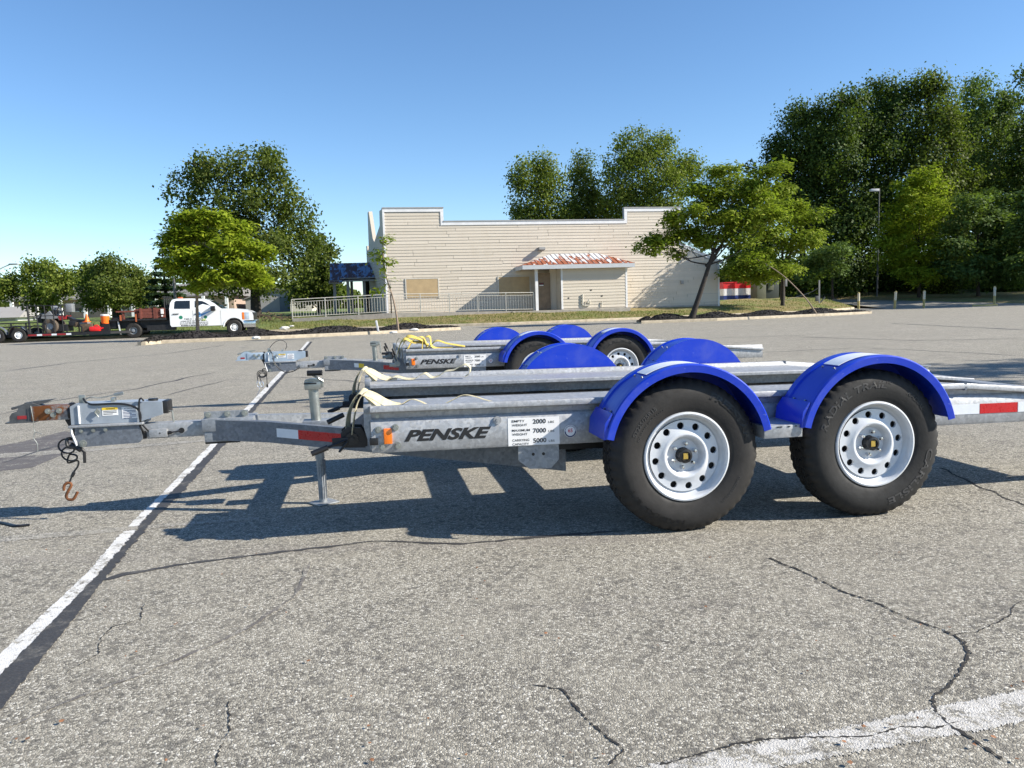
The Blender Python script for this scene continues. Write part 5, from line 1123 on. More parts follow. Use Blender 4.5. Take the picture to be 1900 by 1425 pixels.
# woodland on the right
tree('wood_tree', 'lower dark tree of the wood filling the gap right of its left edge', base_at(1530, 90, .9), [(1530, 240, 40, 40), (1530, 320, 60, 60), (1540, 420, 70, 60), (1620, 260, 50, 50), (1610, 380, 60, 60)], 90, 'leaf_dark', 'bark_d', 20000, .28, .4, spread=.6)
tree('wood_tree', 'lower dark tree of the wood filling the gap left of its pale topped tree', base_at(1790, 92, .9), [(1785, 240, 40, 40), (1790, 330, 60, 60), (1700, 280, 50, 50), (1800, 430, 70, 60), (1880, 250, 50, 40), (1890, 350, 60, 60), (1690, 400, 60, 60)], 92, 'leaf_dark', 'bark_d', 26000, .28, .4, spread=.6)
WD = 'tall dark trees of the wood on the right'
for lab, u0, dep, cnt, bl, ml in (
    ('left edge tree of the tall dark wood on the right', 1490, 82, 15000, [(1470, 225, 28, 22), (1495, 215, 24, 18), (1445, 270, 22, 22), (1480, 275, 44, 36), (1440, 305, 24, 16), (1490, 330, 55, 40), (1470, 380, 60, 40), (1520, 400, 50, 40)], 'leaf_dark'),
    ('second tree of the tall dark wood, just right of its left edge', 1570, 80, 16000, [(1550, 195, 30, 22), (1580, 185, 26, 20), (1560, 235, 44, 34), (1590, 260, 36, 40), (1550, 300, 54, 44), (1590, 360, 56, 50), (1560, 430, 60, 50), (1560, 500, 60, 40)], 'leaf_dark'),
    ('middle tree of the tall dark wood, left of the highest crown', 1655, 82, 16000, [(1640, 170, 34, 20), (1680, 175, 26, 24), (1630, 210, 36, 34), (1670, 230, 44, 40), (1640, 280, 52, 44), (1670, 350, 56, 50), (1640, 430, 60, 50), (1650, 500, 60, 40)], 'leaf_dark'),
    ('highest crown of the tall dark wood on the right', 1740, 80, 16000, [(1725, 155, 24, 16), (1750, 175, 22, 24), (1720, 190, 36, 34), (1740, 230, 44, 40), (1730, 290, 54, 44), (1750, 360, 56, 48), (1740, 440, 56, 50), (1750, 510, 56, 34)], 'leaf_mid2'),
    ('pale topped tree of the tall dark wood, near the right edge', 1835, 84, 16000, [(1820, 165, 26, 22), (1850, 200, 32, 30), (1800, 215, 30, 36), (1875, 190, 18, 18), (1830, 250, 50, 40), (1860, 300, 40, 44), (1810, 320, 50, 50), (1840, 390, 60, 50), (1840, 470, 60, 50)], 'leaf_edge'),
    ('tree of the tall dark wood cut by the right edge', 1930, 80, 15000, [(1905, 150, 18, 12), (1915, 190, 20, 14), (1920, 250, 40, 40), (1900, 290, 34, 26), (1930, 330, 60, 60), (1950, 420, 70, 60), (1940, 500, 70, 40)], 'leaf_dark')):
    if ml == 'leaf_mid2': ml = 'leaf_oak'
    tree('wood_tree', lab, base_at(u0, dep, .7), bl, dep, ml, 'bark_d', int(cnt * 2.3), .22, .42, at(u0, 380, dep), group=WD, spread=.46, clump=16, pad=.93)
tree('honey_locust', 'bright yellow topped tree standing before the dark wood behind the bollards', base_at(1705, 72, .75), [(1715, 330, 34, 22), (1740, 350, 28, 18), (1690, 355, 36, 22), (1720, 385, 46, 26), (1670, 395, 36, 24), (1700, 425, 60, 26), (1650, 440, 36, 24), (1720, 460, 50, 24), (1670, 480, 54, 26), (1710, 510, 54, 20)], 72, 'leaf_locust', 'bark_d', 20000, .17, .15, at(1705, 400, 72), clump=18, spread=.3, flat=.5, droop=.4, aspect=1.5)
tree('honey_locust', 'blue green tree with layered branches standing near the right edge before the wood', base_at(1815, 70, .75), [(1800, 375, 40, 20), (1840, 370, 36, 18), (1780, 410, 46, 24), (1830, 410, 50, 26), (1870, 420, 40, 26), (1770, 455, 46, 24), (1820, 460, 60, 28), (1880, 470, 46, 30), (1800, 500, 60, 24), (1860, 515, 56, 20), (1750, 500, 30, 16)], 70, 'leaf_edge', 'bark_d', 18000, .2, .15, at(1815, 430, 70), clump=18, spread=.3, flat=.5, droop=.4, aspect=1.5)
tree('honey_locust', 'low branches of the tree at the right picture edge before the wood', base_at(1930, 66, .7), [(1910, 370, 30, 24), (1900, 420, 36, 26), (1930, 450, 50, 40), (1905, 490, 44, 26), (1940, 380, 40, 40)], 66, 'leaf_edge', 'bark_d', 9000, .22, .16, clump=18, spread=.3, flat=.5, droop=.4, aspect=1.5)
tree('background_tree', 'small dark tree top showing left of the tall wood behind the locusts', base_at(1390, 85, .8), [(1385, 320, 18, 16), (1395, 350, 30, 28), (1380, 400, 44, 40), (1400, 460, 50, 40), (1380, 510, 50, 30)], 85, 'leaf_dark', 'bark_d', 8000, .3, .25)
for nm, lab, p, hgt, rad, cnt, sz in (('lot_tree', 'tree of the lot to the right, throwing dappled shade on the asphalt', (15.9, 9.2, 0), 8.0, 1.9, 5000, .13), ('wood_tree', 'tall tree of the wood beyond the right side, front one', (57, 56, .3), 19, 6.5, 16000, .33),
                                      ('wood_tree', 'tall tree of the wood beyond the right side, middle one', (63, 63, .3), 20, 7, 16000, .33), ('wood_tree', 'tall tree of the wood beyond the right side, back one', (60, 71, .3), 19, 6.5, 16000, .33)):
    o = thing(nm, p, 0, lab, 'tree'); bl = []
    for k in range(12): a = random.uniform(0, 6.3); rr_ = random.uniform(.2, .7) * rad; bl.append((Vector((rr_ * math.cos(a), rr_ * math.sin(a), hgt * random.uniform(.45, .9))), (rad * .45, rad * .45, hgt * .12)))
    mb = MB(); limbs(mb, (0, 0, -.1), Vector((0, 0, hgt * .5)), hgt * .02, [c for c, r in bl[:7]]); mb.obj('trunk', 'bark_d', o, 60)
    V, Fa = leaves(bl, cnt, sz, 16, rad * .07); MB().add(V.tolist(), Fa.tolist()).obj('crown', 'leaf_oak', o, 0)
# undergrowth
for i, (u, v, ru, rv, d) in enumerate(((1370, 515, 50, 34, 76), (1480, 510, 60, 40, 77), (1580, 520, 60, 34, 86), (1680, 520, 60, 32, 86), (1780, 520, 60, 32, 84), (1880, 515, 60, 36, 80), (1960, 510, 60, 40, 80))):
    nm = ('behind the red white and blue bin', 'behind the olive metal cabinet', 'behind the leftmost bollard', 'behind the second and third bollards', 'left of the rightmost bollard', 'right of the rightmost bollard', 'at the right picture edge')[i]
    tree('shrub', 'dark shrub of the wood edge ' + nm, base_at(u, d, .6), [(u, v, ru, rv), (u - ru * .5, v + 8, ru * .6, rv * .8), (u + ru * .5, v + 6, ru * .6, rv * .8)], d, 'leaf_dark', 'bark_d', 5000, .32, .08, clump=14, spread=.35, group='dark shrubs along the wood edge', cat='shrub')
# distant tree belt closing the view behind the wood and the lawn
bv = []; bf = []
for _ in range(24000):
    a = random.uniform(-62, 62); x = math.tan(R(a)) * 150; y = 150 + random.uniform(0, 12); h = random.uniform(.0, 1) ** .8 * (5.0 + 2.2 * math.sin(x * .09) + 1.5 * math.sin(x * .31) + 0); z = h + .8
    s_ = random.uniform(.5, 1.1); m3 = Matrix.Rotation(random.uniform(0, 6.3), 3, 'Z') @ Matrix.Rotation(random.uniform(-.9, .9), 3, 'X'); o_ = len(bv)
    bv += [tuple(Vector((x, y, z)) + m3 @ Vector(q) * s_) for q in ((-.6, 0, -.4), (.5, .1, -.5), (.6, 0, .5), (-.4, -.1, .6))]; bf.append((o_, o_ + 1, o_ + 2, o_ + 3))
tag(MB().add(bv, bf).obj('far_wood', 'leaf_oak', None, 0), 'far belt of low trees along the horizon', 'trees', kind='stuff')

# ================================================================ truck
tyw = MB().lathe_y([(.20, .0), (.28, -.02), (.36, -.01), (.395, .03), (.395, .22), (.36, .25), (.20, .24)], 36).mesh('tyre', 40)
rimw = MB().lathe_y([(.20, .01), (.195, .0), (.168, .05), (.12, .06), (.09, .0), (.0, -.01)], 28).mesh('rim', 40)
rimd = MB().lathe_y([(.20, .01), (.195, -.0), (.18, .06), (.165, .12), (.10, .12), (.085, .04), (.0, .03)], 28).mesh('rim', 40)
holes = MB()
for k in range(8): a = 2 * PI * k / 8; holes.tube([(.142 * math.cos(a), .046, .142 * math.sin(a)), (.142 * math.cos(a), .058, .142 * math.sin(a))], .018, 10)
holes = holes.mesh('rim_hole', 0)
TR = gp(437, 621.5); TRr = gp(263, 628)
trr = thing('flatbed_truck', (at(435.5, 620, 43.2).x, 43.2, 0), .20, 'white crew cab flatbed truck with green and blue door logo, parked on the road', 'truck')
# local frame: x forward to the right, front axle at x=0; y away from the camera; near side at y=0
WBs = 5.05; Wt = 1.95
def tp(mb, n_, m_, par=trr, sm=35): return mb.obj(n_, m_, par, sm)
PX = lambda u: (u - 437.0) / 34.5; PZ = lambda v: (621.0 - (v)) / 34.0
def tq(pu, pv):                                        # truck side: picture of the truck side at 34.3 px per metre
    u = 310 + pu / 11.176; v = 545 + pv / 11.176; return ((u - 435.5) / 34.6, (619.8 - (v + (u - 435.5) * .030)) / 33.2)
cabp = [tq(*q) for q in ((160, 330), (175, 215), (215, 150), (300, 128), (600, 122), (830, 130), (930, 160), (1030, 215), (1150, 310), (1190, 325))]
low = [tq(*q) for q in ((1195, 330), (1390, 318), (1560, 330), (1700, 355), (1770, 395), (1790, 460), (1790, 560), (1600, 560))]
zb = .52; xw = 0.0
arch = [(.50 * math.cos(R(a)), .42 + .47 * math.sin(R(a))) for a in (5, 30, 55, 80, 105, 130, 155, 178)]
x_r = tq(160, 0)[0]
poly = cabp + low[1:] + [(low[-1][0], .62)] + arch + [(arch[-1][0], zb), (x_r + .06, zb), (x_r, .62)]
# lower body full width, greenhouse narrower
body = MB(); low_poly = [(x_r, .62), (x_r, tq(160, 330)[1]), tq(1150, 322), *low[1:], (low[-1][0], .62)] + arch + [(arch[-1][0], zb), (x_r + .06, zb)]
bm_ = body; bm_.prism(low_poly, 'y', .0, Wt); tp(body, 'body', 'truck')
gh = MB(); ghp = cabp[:]; n_ = len(ghp)
zt_ = max(z for x, z in ghp); zl = min(z for x, z in ghp)
vs = []
for yside in (0, 1):
    for x, z in ghp: f = max(0, (z - zl) / (zt_ - zl)); ins = .01 + .17 * f; vs.append((x, ins if yside == 0 else Wt - ins, z))
gh.add(vs, [tuple(range(n_))[::-1], tuple(range(n_, 2 * n_))] + [(i, (i + 1) % n_, n_ + (i + 1) % n_, n_ + i) for i in range(n_)]); tp(gh, 'cab', 'truck')
def side_y(z): f = max(0, min(1, (z - zl) / (zt_ - zl))); return .01 + .17 * f
def glass(pts, name):
    P = [tq(*q) for q in pts]; mb = MB(); vs = [(x, side_y(z) - .006, z) for x, z in P] + [(x, side_y(z) + .01, z) for x, z in P]; k = len(P)
    mb.add(vs, [tuple(range(k)), tuple(range(k, 2 * k))[::-1]] + [(i, (i + 1) % k, k + (i + 1) % k, k + i) for i in range(k)]); return tp(mb, name, 'glass', trr, 0)
glass([(250, 320), (262, 190), (290, 170), (560, 165), (560, 352), (270, 352)], 'window'); glass([(645, 352), (652, 175), (680, 165), (800, 172), (880, 210), (1050, 335), (1030, 352)], 'window')
ws = MB(); a, b_ = tq(945, 165), tq(1180, 318); ws.add([(a[0], .20, a[1] + .01), (b_[0] + .04, .10, b_[1] + .02), (b_[0] + .04, Wt - .10, b_[1] + .02), (a[0], Wt - .20, a[1] + .01)], [(0, 1, 2, 3)]); tp(ws, 'windscreen', 'glass', trr, 0)
for pu in (610, 1150):
    q0, q1 = tq(pu, 360), tq(pu, 700); tp(MB().box(q0[0] - .008, q0[0] + .008, -.004, .004, q1[1], q0[1]), 'door_seam', 'greytrim', trr, 0)
for pu in (280, 700):
    q0 = tq(pu, 428); tp(MB().box(q0[0] - .15, q0[0] + .15, -.035, -.002, q0[1] - .02, q0[1] + .02, .008), 'door_handle', 'black')
q0 = tq(1010, 315); tp(MB().box(q0[0] - .10, q0[0] + .12, -.22, .03, q0[1] - .14, q0[1] + .12, .03), 'wing_mirror', 'black')
q0, q1 = tq(1570, 395), tq(1720, 535); tp(MB().box(q0[0] + .12, q1[0], -.012, .25, q1[1], q0[1], .02), 'headlight', 'lens'); tp(MB().box(q0[0], q0[0] + .115, -.010, .2, q1[1], q0[1], .015), 'turn_signal', 'amber')
q0, q1 = tq(1725, 395), tq(1800, 540); tp(MB().box(q0[0], q1[0], .15, Wt - .15, q1[1], q0[1], .02), 'grille', 'black')
q0, q1 = tq(1590, 550), tq(1835, 690); tp(MB().box(q0[0], q1[0], -.03, Wt + .03, q1[1], q0[1], .05), 'front_bumper', 'chrome')
q0 = tq(1760, 740); tp(MB().box(q0[0] - .3, q0[0] + .12, .1, Wt - .1, q0[1] + .02, q0[1] + .15, .02), 'air_dam', 'black')
q0 = tq(320, 95); tp(MB().box(q0[0] - .10, q0[0] + .12, .75, 1.05, q0[1] - .12, q0[1] + .01, .03), 'beacon', 'dullorange')
wa = MB()
for y in (.012, Wt - .012):
    pts = [(.54 * math.cos(R(a)), y, .42 + .51 * math.sin(R(a))) for a in lin(2, 178, 16)]; wa.ribbon(pts, (0, 1, 0), .06, .05)
tp(wa, 'wheel_arch', 'truck')
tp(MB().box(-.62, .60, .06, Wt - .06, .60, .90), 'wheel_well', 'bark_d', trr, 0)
def twheel(x, y, flip, deep):
    w = link('wheel', tyw, 'tread' if False else 'tyre_b', trr); w.location = (x, y, .395); w.rotation_euler = (0, 0, PI if flip else 0)
    link('rim', rimd if deep else rimw, 'galv' if deep else 'white', w)
    if not deep: link('rim_hole', holes, 'ink', w)
for x, deep in ((0, False), (-WBs, True)):
    twheel(x, -.02, False, deep); twheel(x, Wt + .02, True, deep)
    if deep: twheel(x, .27, False, True); twheel(x, Wt - .27, True, True)
tp(MB().box(-7.1, .5, .55, .75, .50, .68).box(-7.1, .5, 1.2, 1.4, .50, .68), 'chassis', 'blackmetal', trr, 0); tp(MB().box(-4.4, -3.0, .1, .5, .35, .65), 'fuel_tank', 'blackmetal', trr, 0)
bx0 = (208 - 435.5) / 34.6; bx1 = (318 - 435.5) / 34.6
tp(MB().box(bx0, bx1, -.05, Wt + .05, .90, .99, .01), 'flatbed', 'blackmetal')
tp(MB().box(bx0 - .1, bx0 + .7, .1, Wt - .1, .55, .9), 'rear_frame', 'blackmetal', trr, 0)
hb = MB()
for y in lin(.05, Wt - .05, 5): hb.tube([(bx1 - .05, y, .99), (bx1 - .05, y, 2.15)], .03, 6)
for z in (1.5, 2.1): hb.tube([(bx1 - .05, .05, z), (bx1 - .05, Wt - .05, z)], .03, 6)
tp(hb, 'headache_rack', 'blackmetal'); tp(MB().box(bx0 + .3, bx1 + .2, .35, 1.55, .50, .90), 'underframe', 'blackmetal', trr, 0); tp(MB().box((262 - 435.5) / 34.6, (316 - 435.5) / 34.6, .3, 1.6, .995, 1.50, .02), 'load', 'wood_red', trr, 0)
def bedx(pu): return (150 + pu / 10 - 435.5) / 34.6
for y0_ in (.0, Wt - .04):
    for zz in (1.03, 1.20, 1.37): tp(MB().box(bedx(1225), bedx(1670), y0_, y0_ + .04, zz, zz + .145, .005), 'stake_board', 'wood_red', trr, 0)
    for pu in (1235, 1470, 1500): tp(MB().box(bedx(pu), bedx(pu + 35), y0_ - .03, y0_ - .002, .98, 1.56), 'stake', 'wood_red', trr, 0)
tp(MB().box(bedx(830), bedx(1230), .05, .6, 1.36, 1.44), 'long_board', 'wood_red', trr, 0); tp(MB().box(bedx(830), bedx(1230), .7, 1.3, 1.36, 1.44), 'long_board', 'wood_red', trr, 0); [tp(MB().box(bedx(q_), bedx(q_ + 35), .1, .2, .99, 1.36), 'board_support', 'wood_red', trr, 0) for q_ in (930, 1160)]
tp(MB().box(bedx(900), bedx(930), -.07, -.052, .93, 1.22).box(bedx(1160), bedx(1185), -.07, -.052, .85, 1.25), 'orange_strap', 'dullorange', trr, 0)
tp(MB().box(bedx(1600), bedx(1645), -.06, -.001 + .0, 1.22, 1.48).box(bedx(1605), bedx(1630), -.06, -.001, 1.08, 1.16), 'bed_lamp', 'white', trr, 0)
tp(MB().box(bedx(730), bedx(1110), .2, 1.7, .995, 1.10, .02), 'bed_load', 'blackmetal')
tp(MB().prism([(bedx(845), .90), (bedx(865), .90), (bedx(900), .20), (bedx(875), .20)], 'y', .05, .07), 'mud_flap', 'trim', trr, 0)
# door lettering and logo
def ldisc(pu, pv, r, name, m_):
    x, z = tq(pu, pv); tp(MB().tube([(x, .002, z), (x, -.004, z)], r, 20), name, m_, trr, 0)
M['logogreen'] = simple('green_ink', (.02, .22, .13), .5); M['logoblue'] = simple('sky_blue_ink', (.10, .28, .58), .5); M['logolime'] = simple('lime_ink', (.52, .62, .25), .5)
ldisc(372, 495, .095, 'door_emblem', 'logogreen'); ldisc(852, 487, .085, 'door_emblem', 'logogreen')
def flat(pts, name, m_, y=-.003):
    P = [tq(*q) for q in pts]; k = len(P); vs = [(x, y, z) for x, z in P] + [(x, .001, z) for x, z in P]
    tp(MB().add(vs, [tuple(range(k)), tuple(range(k, 2 * k))[::-1]] + [(i, (i + 1) % k, k + (i + 1) % k, k + i) for i in range(k)]), name, m_, trr, 0)
flat([(650, 420), (740, 385), (770, 425), (960, 360), (990, 362), (770, 470), (680, 520), (650, 515), (720, 470), (645, 440)], 'door_logo_stripe', 'logoblue'); flat([(790, 520), (860, 520), (850, 555), (760, 560)], 'door_logo_tint', 'logolime')
tx = MB(); 
def tline(s, p0, p1, h, **kw):
    (x0, z0_), (x1, _) = tq(*p0), tq(*p1); text_on(tx, s, x0, x1, -.0055, z0_, z0_ + h, **kw)
tline('740-2', (435, 545), (580, 545), .085, bold=.01); tline('8150', (650, 545), (800, 545), .085, bold=.01)
for pv, h, a, b_ in ((578, .045, 365, 865), (608, .03, 350, 900), (632, .03, 350, 900), (665, .06, 370, 890)):
    (x0, z_), (x1, _) = tq(a, pv), tq(b_, pv); x = x0
    while x < x1:
        w = random.uniform(.05, .14); tx.box(x, min(x + w, x1), -.0055, -.002, z_, z_ + h * random.uniform(.7, 1)); x += w + random.uniform(.015, .04)
tp(tx, 'door_lettering', 'ink', trr, 0)

# ================================================================ equipment trailer with machine
et_ = thing('equipment_trailer', (at(20, 600, 40.6).x, 40.6, 0), .20, 'black open equipment trailer with mesh gate, hitched behind the white truck', 'trailer')
def eq(pu, pv):                                        # side view at the trailer, pixels of the enlarged view -> local metres
    u = pu / 11.176; v = 540 + pv / 11.176; return ((u - 20) / 35.6, (637 - (v + (u - 20) * .022)) / 36.0)
def ep(mb, n_, m_, sm=30): return mb.obj(n_, m_, et_, sm)
x0, zf_ = eq(240, 930); x1 = eq(1900, 880)[0]
ep(MB().box(-6.0, x1 + .4, 0, .10, zf_ - .12, zf_ + .04).box(-6.0, x1 + .4, 1.9, 2.0, zf_ - .12, zf_ + .04), 'side_rail_beam', 'blackmetal', 0); ep(MB().box(-6.0, x1, .1, 1.9, zf_ - .05, zf_), 'deck', 'wood_red', 0)
ep(MB().prism([(x1 + .4, .02), (x1 + .4, 1.98), (eq(2700, 0)[0], 1.08), (eq(2700, 0)[0], .92)], 'z', zf_ - .1, zf_ + .02), 'draw_tongue', 'blackmetal', 0)
a = x0
for k in range(8):
    m_ = 'dullred' if k % 2 == 0 else 'whitetape'; l_ = .42 if k % 2 == 0 else .24; ep(MB().box(a, a + l_, -.004, -.0005, zf_ - .085, zf_ + .0), 'reflective_tape', m_, 0); a += l_ + .01
for z_ in (eq(0, 700)[1], eq(0, 775)[1]):
    for y in (.03, 1.97): ep(MB().tube([(-6.0, y, z_), (eq(570, 0)[0], y, z_)], .03, 6), 'side_rail', 'blackmetal')
for pu in (220, -300, -900, 1240, 1520):
    for y in (.03, 1.97): x = eq(pu, 0)[0]; ep(MB().box(x - .03, x + .03, y - .03, y + .03, zf_, eq(0, 690 if pu < 300 else 800)[1]), 'stake_post', 'blackmetal', 0)
gx0, gx1 = eq(555, 0)[0], eq(1175, 0)[0]; gz = eq(0, 360)[1]
for x in lin(gx0, gx1, 5): ep(MB().tube([(x, .06, zf_), (x - .04, .06, gz)], .028, 6), 'gate_bar', 'blackmetal')
for z_ in (gz, (gz + zf_) / 2 + .2): ep(MB().tube([(gx0 - .04, .06, z_), (gx1 - .04, .06, z_)], .025, 6), 'gate_bar', 'blackmetal')
ep(MB().tube([(gx0, .06, zf_), (gx0 - .04, .06, gz + .03)], .05, 6), 'gate_post', 'blackmetal')
for x in (-.55, -1.45) if False else (eq(-10, 0)[0], eq(385, 0)[0]):
    for y, fl in ((-.28, 0), (2.28, 1)):
        w = link('wheel', tyw, 'tyre_b', et_); w.location = (x, y, .37); w.scale = (.9, .9, .9); w.rotation_euler = (0, 0, PI if fl else 0); link('rim', rimw, 'white', w)
        fe = MB(); fe.ribbon([(x + .46 * math.cos(R(a)), y + (.10 if not fl else -.10), .37 + .46 * math.sin(R(a))) for a in lin(5, 175, 14)], (0, 1, 0), .26, .02); ep(fe, 'mudguard', 'galv_dark' if x < 0 else 'blackmetal')
# machine on the trailer
mc = thing('stand_on_machine', (et_.location.x, et_.location.y, 0), .20, 'grey ride on grounds machine with knobbly tyres standing on the equipment trailer', 'machine')
def mp(mb, n_, m_, sm=30): return mb.obj(n_, m_, mc, sm)
ey = lambda *q: eq(*q)
body = [ey(*q) for q in ((720, 600), (750, 520), (830, 500), (880, 450), (930, 520), (1030, 560), (1030, 600), (880, 620))]; mp(MB().prism(body, 'y', .45, 1.45), 'hood', 'machine')
mp(MB().prism([ey(*q) for q in ((600, 580), (690, 500), (715, 510), (720, 700), (660, 690))], 'y', .55, 1.35), 'rear_guard', 'blackmetal'); mp(MB().prism([ey(*q) for q in ((640, 560), (680, 525), (690, 560), (660, 590))], 'y', .53, .55), 'guard_badge', 'galv', 0)
mp(MB().prism([ey(*q) for q in ((900, 330), (1000, 380), (1010, 430), (920, 430))], 'y', .6, 1.3), 'seat_back', 'machine'); mp(MB().prism([ey(*q) for q in ((910, 430), (1030, 440), (1040, 500), (930, 510))], 'y', .6, 1.3), 'seat', 'black')
mp(MB().prism([ey(*q) for q in ((1030, 560), (1180, 540), (1170, 620), (1060, 640))], 'y', .5, 1.4), 'red_cowl', 'dullred'); mp(MB().box(ey(830, 0)[0], ey(1200, 0)[0], .5, 1.4, zf_ + .1, zf_ + .45), 'frame', 'blackmetal', 0)
fr_ = MB()
for y in (.5, 1.4): fr_.tube([Vector((q[0], y, q[1])) for q in (ey(1050, 640), ey(1000, 500), ey(1080, 330), ey(1160, 330), ey(1180, 560))], .03, 6)
fr_.tube([(ey(1080, 330)[0], .5, ey(1080, 330)[1]), (ey(1080, 330)[0], 1.4, ey(1080, 330)[1])], .03, 6); mp(fr_, 'roll_bar', 'blackmetal')
cx, cz = ey(890, 740); 
for y in (.28, 1.4):
    w = MB(); w.lathe_y([(.17, .02), (.22, .0), (.34, .0), (.37, .03), (.37, .24), (.34, .27), (.17, .25)], 30, (cx, y, zf_ + .38)); mp(w, 'wheel', 'tread'); 
    w = MB(); w.lathe_y([(.17, .02), (.15, .06), (.06, .07), (.0, .05)], 24, (cx, y, zf_ + .38)); mp(w, 'rim', 'galv')
for k, (pu, pv) in enumerate(((1280, 720), (1380, 740), (1480, 740))):
    x, z_ = ey(pu, pv); mp(MB().box(x - .18, x + .18, .6, 1.3, z_ - .12, z_ + .14, .03), 'attachment', ('blackmetal', 'dirt', 'machine')[k])
mp(MB().prism([ey(*q) for q in ((1180, 560), (1300, 620), (1520, 640), (1520, 690), (1240, 690))], 'y', .7, 1.2), 'boom', 'blackmetal')
x, z_ = ey(1210, 400); mp(MB().box(x - .12, x + .2, .7, 1.2, z_ - .2, z_ + .25, .05), 'control_panel', 'machine')
# cone, cooler, red can
cx, cz = eq(1575, 650)
cn = thing('traffic_cone', et_.matrix_basis @ Vector((cx, .5, zf_ + .55)), .2, 'orange traffic cone standing on the equipment trailer', 'cone')
mb = MB(); prof = [(.15, 0), (.13, .03), (.03, .38), (.0, .39)]
mb.tube([(0, 0, 0), (0, 0, .02)], .16, 16); mb.tube([(0, 0, .02), (0, 0, .40)], [.13, .035], 16); mb.obj('cone_body', 'orange', cn); MB().box(-.17, .17, -.17, .17, -.015, .002).obj('cone_base', 'orange', cn, 0)
cx2, cz2 = eq(1560, 730); mb = MB(); MB().box(-.28, .28, -.2, .2, -.55, -.1, .03).obj('crate_below', 'dirt', cn)
co_ = thing('drink_cooler', et_.matrix_basis @ Vector(((172 - 20) / 35.6 + 0, .5, zf_ + .42)), .2, 'orange drink cooler with white lid on the front of the equipment trailer', 'cooler')
MB().tube([(0, 0, 0), (0, 0, .05), (0, 0, .40)], [.165, .185, .205], 20).obj('barrel', 'orange', co_); MB().tube([(0, 0, .401), (0, 0, .47), (0, 0, .49)], [.215, .215, .19], 20).obj('lid', 'dwhite', co_); MB().box(-.03, .03, -.25, -.18, .04, .10, .01).obj('spigot', 'orange', co_); MB().box(-.2, .2, -.15, .15, -.42, -.002).obj('stand', 'blackmetal', co_, 0)
gc = thing('fuel_can', et_.matrix_basis @ Vector(((158 - 20) / 35.6, .22, zf_ + .05)), .2, 'bright red fuel can lying on the equipment trailer', 'fuel can')
MB().box(-.30, .22, -.15, .15, .0, .24, .06).obj('can_body', 'red', gc); MB().tube([(-.1, 0, .24), (-.02, 0, .31), (.1, 0, .31), (.15, 0, .24)], .025, 8).obj('can_handle', 'red', gc); MB().tube([(.22, 0, .13), (.36, 0, .16)], [.04, .025], 10).obj('can_spout', 'red', gc)

# ================================================================ right hand furniture
bolls = [(1593, 573.5, 541, 0), (1660, 573, 538, .05), (1714, 571, 534, .02), (1845, 566, 530, 0)]
names = ('white topped bollard nearest the mulch island, leftmost of the row', 'leaning bollard, second from the left in the row of four', 'third bollard from the left, with darker yellow foot', 'tallest bollard at the right end of the row beside a wheel stop')
bm0 = MB().lathe_y([(.001, 0)], 3)
bz = MB(); bz.tube([(0, 0, -.05), (0, 0, 1.22)], .085, 16); bz.tube([(0, 0, 1.22), (0, 0, 1.26), (0, 0, 1.28)], [.085, .06, .01], 16); bz = bz.mesh('bollard_post', 40); bz2 = MB().tube([(0, 0, .62), (0, 0, 1.19)], .087, 16).mesh('pale_sleeve', 40)
M['pale'] = simple('bleached_yellow_paint', (.62, .56, .42), .6, 0, .15, 8)
for (u, v, vt, lean), lb_ in zip(bolls, names):
    q = gp(u, v); o = thing('bollard', (q.x, q.y, 0), 0, lb_, 'bollard', 'bollards across the drive'); o.rotation_euler = (0, lean, 0); o.scale = (1, 1, 1 if u < 1800 else 1.12)
    link('bollard_post', bz, 'bollard', o); link('pale_sleeve', bz2, 'pale', o)
q = gp(1832, 567.5); o = tag(MB().prism([(-.07, 0), (-.05, .11), (.05, .11), (.07, 0)], 'x', -.9, .9).obj('wheel_stop', 'bollard', None, 20), 'pale yellow wheel stop at the foot of the rightmost bollard', 'wheel stop'); o.location = (q.x - .3, q.y - .2, .001)
# striped bins
M_b = [('leftmost striped bin, partly hidden by the building corner', 1352), ('middle striped bin of the red white and blue row', 1373), ('right striped bin, next to the olive cabinet', 1394)]
for lab_, u in M_b:
    q = at(u, 540, 66); o = thing('recycling_bin', (q.x, 66, .93), .12, 'red, white and navy ' + lab_, 'bin', 'red white and blue bins')
    w = .46
    for z0_, z1_, m_ in ((0, .42, 'dblue'), (.42, .98, 'dwhite'), (.98, 1.45, 'dredge')): MB().box(-w, w, 0, 1.2, z0_ + .002, z1_ - .002, .01).obj('bin_band', m_, o, 0)
    for m_, z0_, z1_ in (('dblue', 0, .42), ('dwhite', .42, .98), ('dredge', .98, 1.4)):
        for x in (-w, w - .14): MB().box(x, x + .14, -.07, -.002, z0_ + .004, z1_ - .004).obj('bin_rib', m_, o, 0)
    MB().box(-w - .02, w + .02, -.05, 1.25, 1.452, 1.52, .015).obj('bin_lid', 'dredge', o)
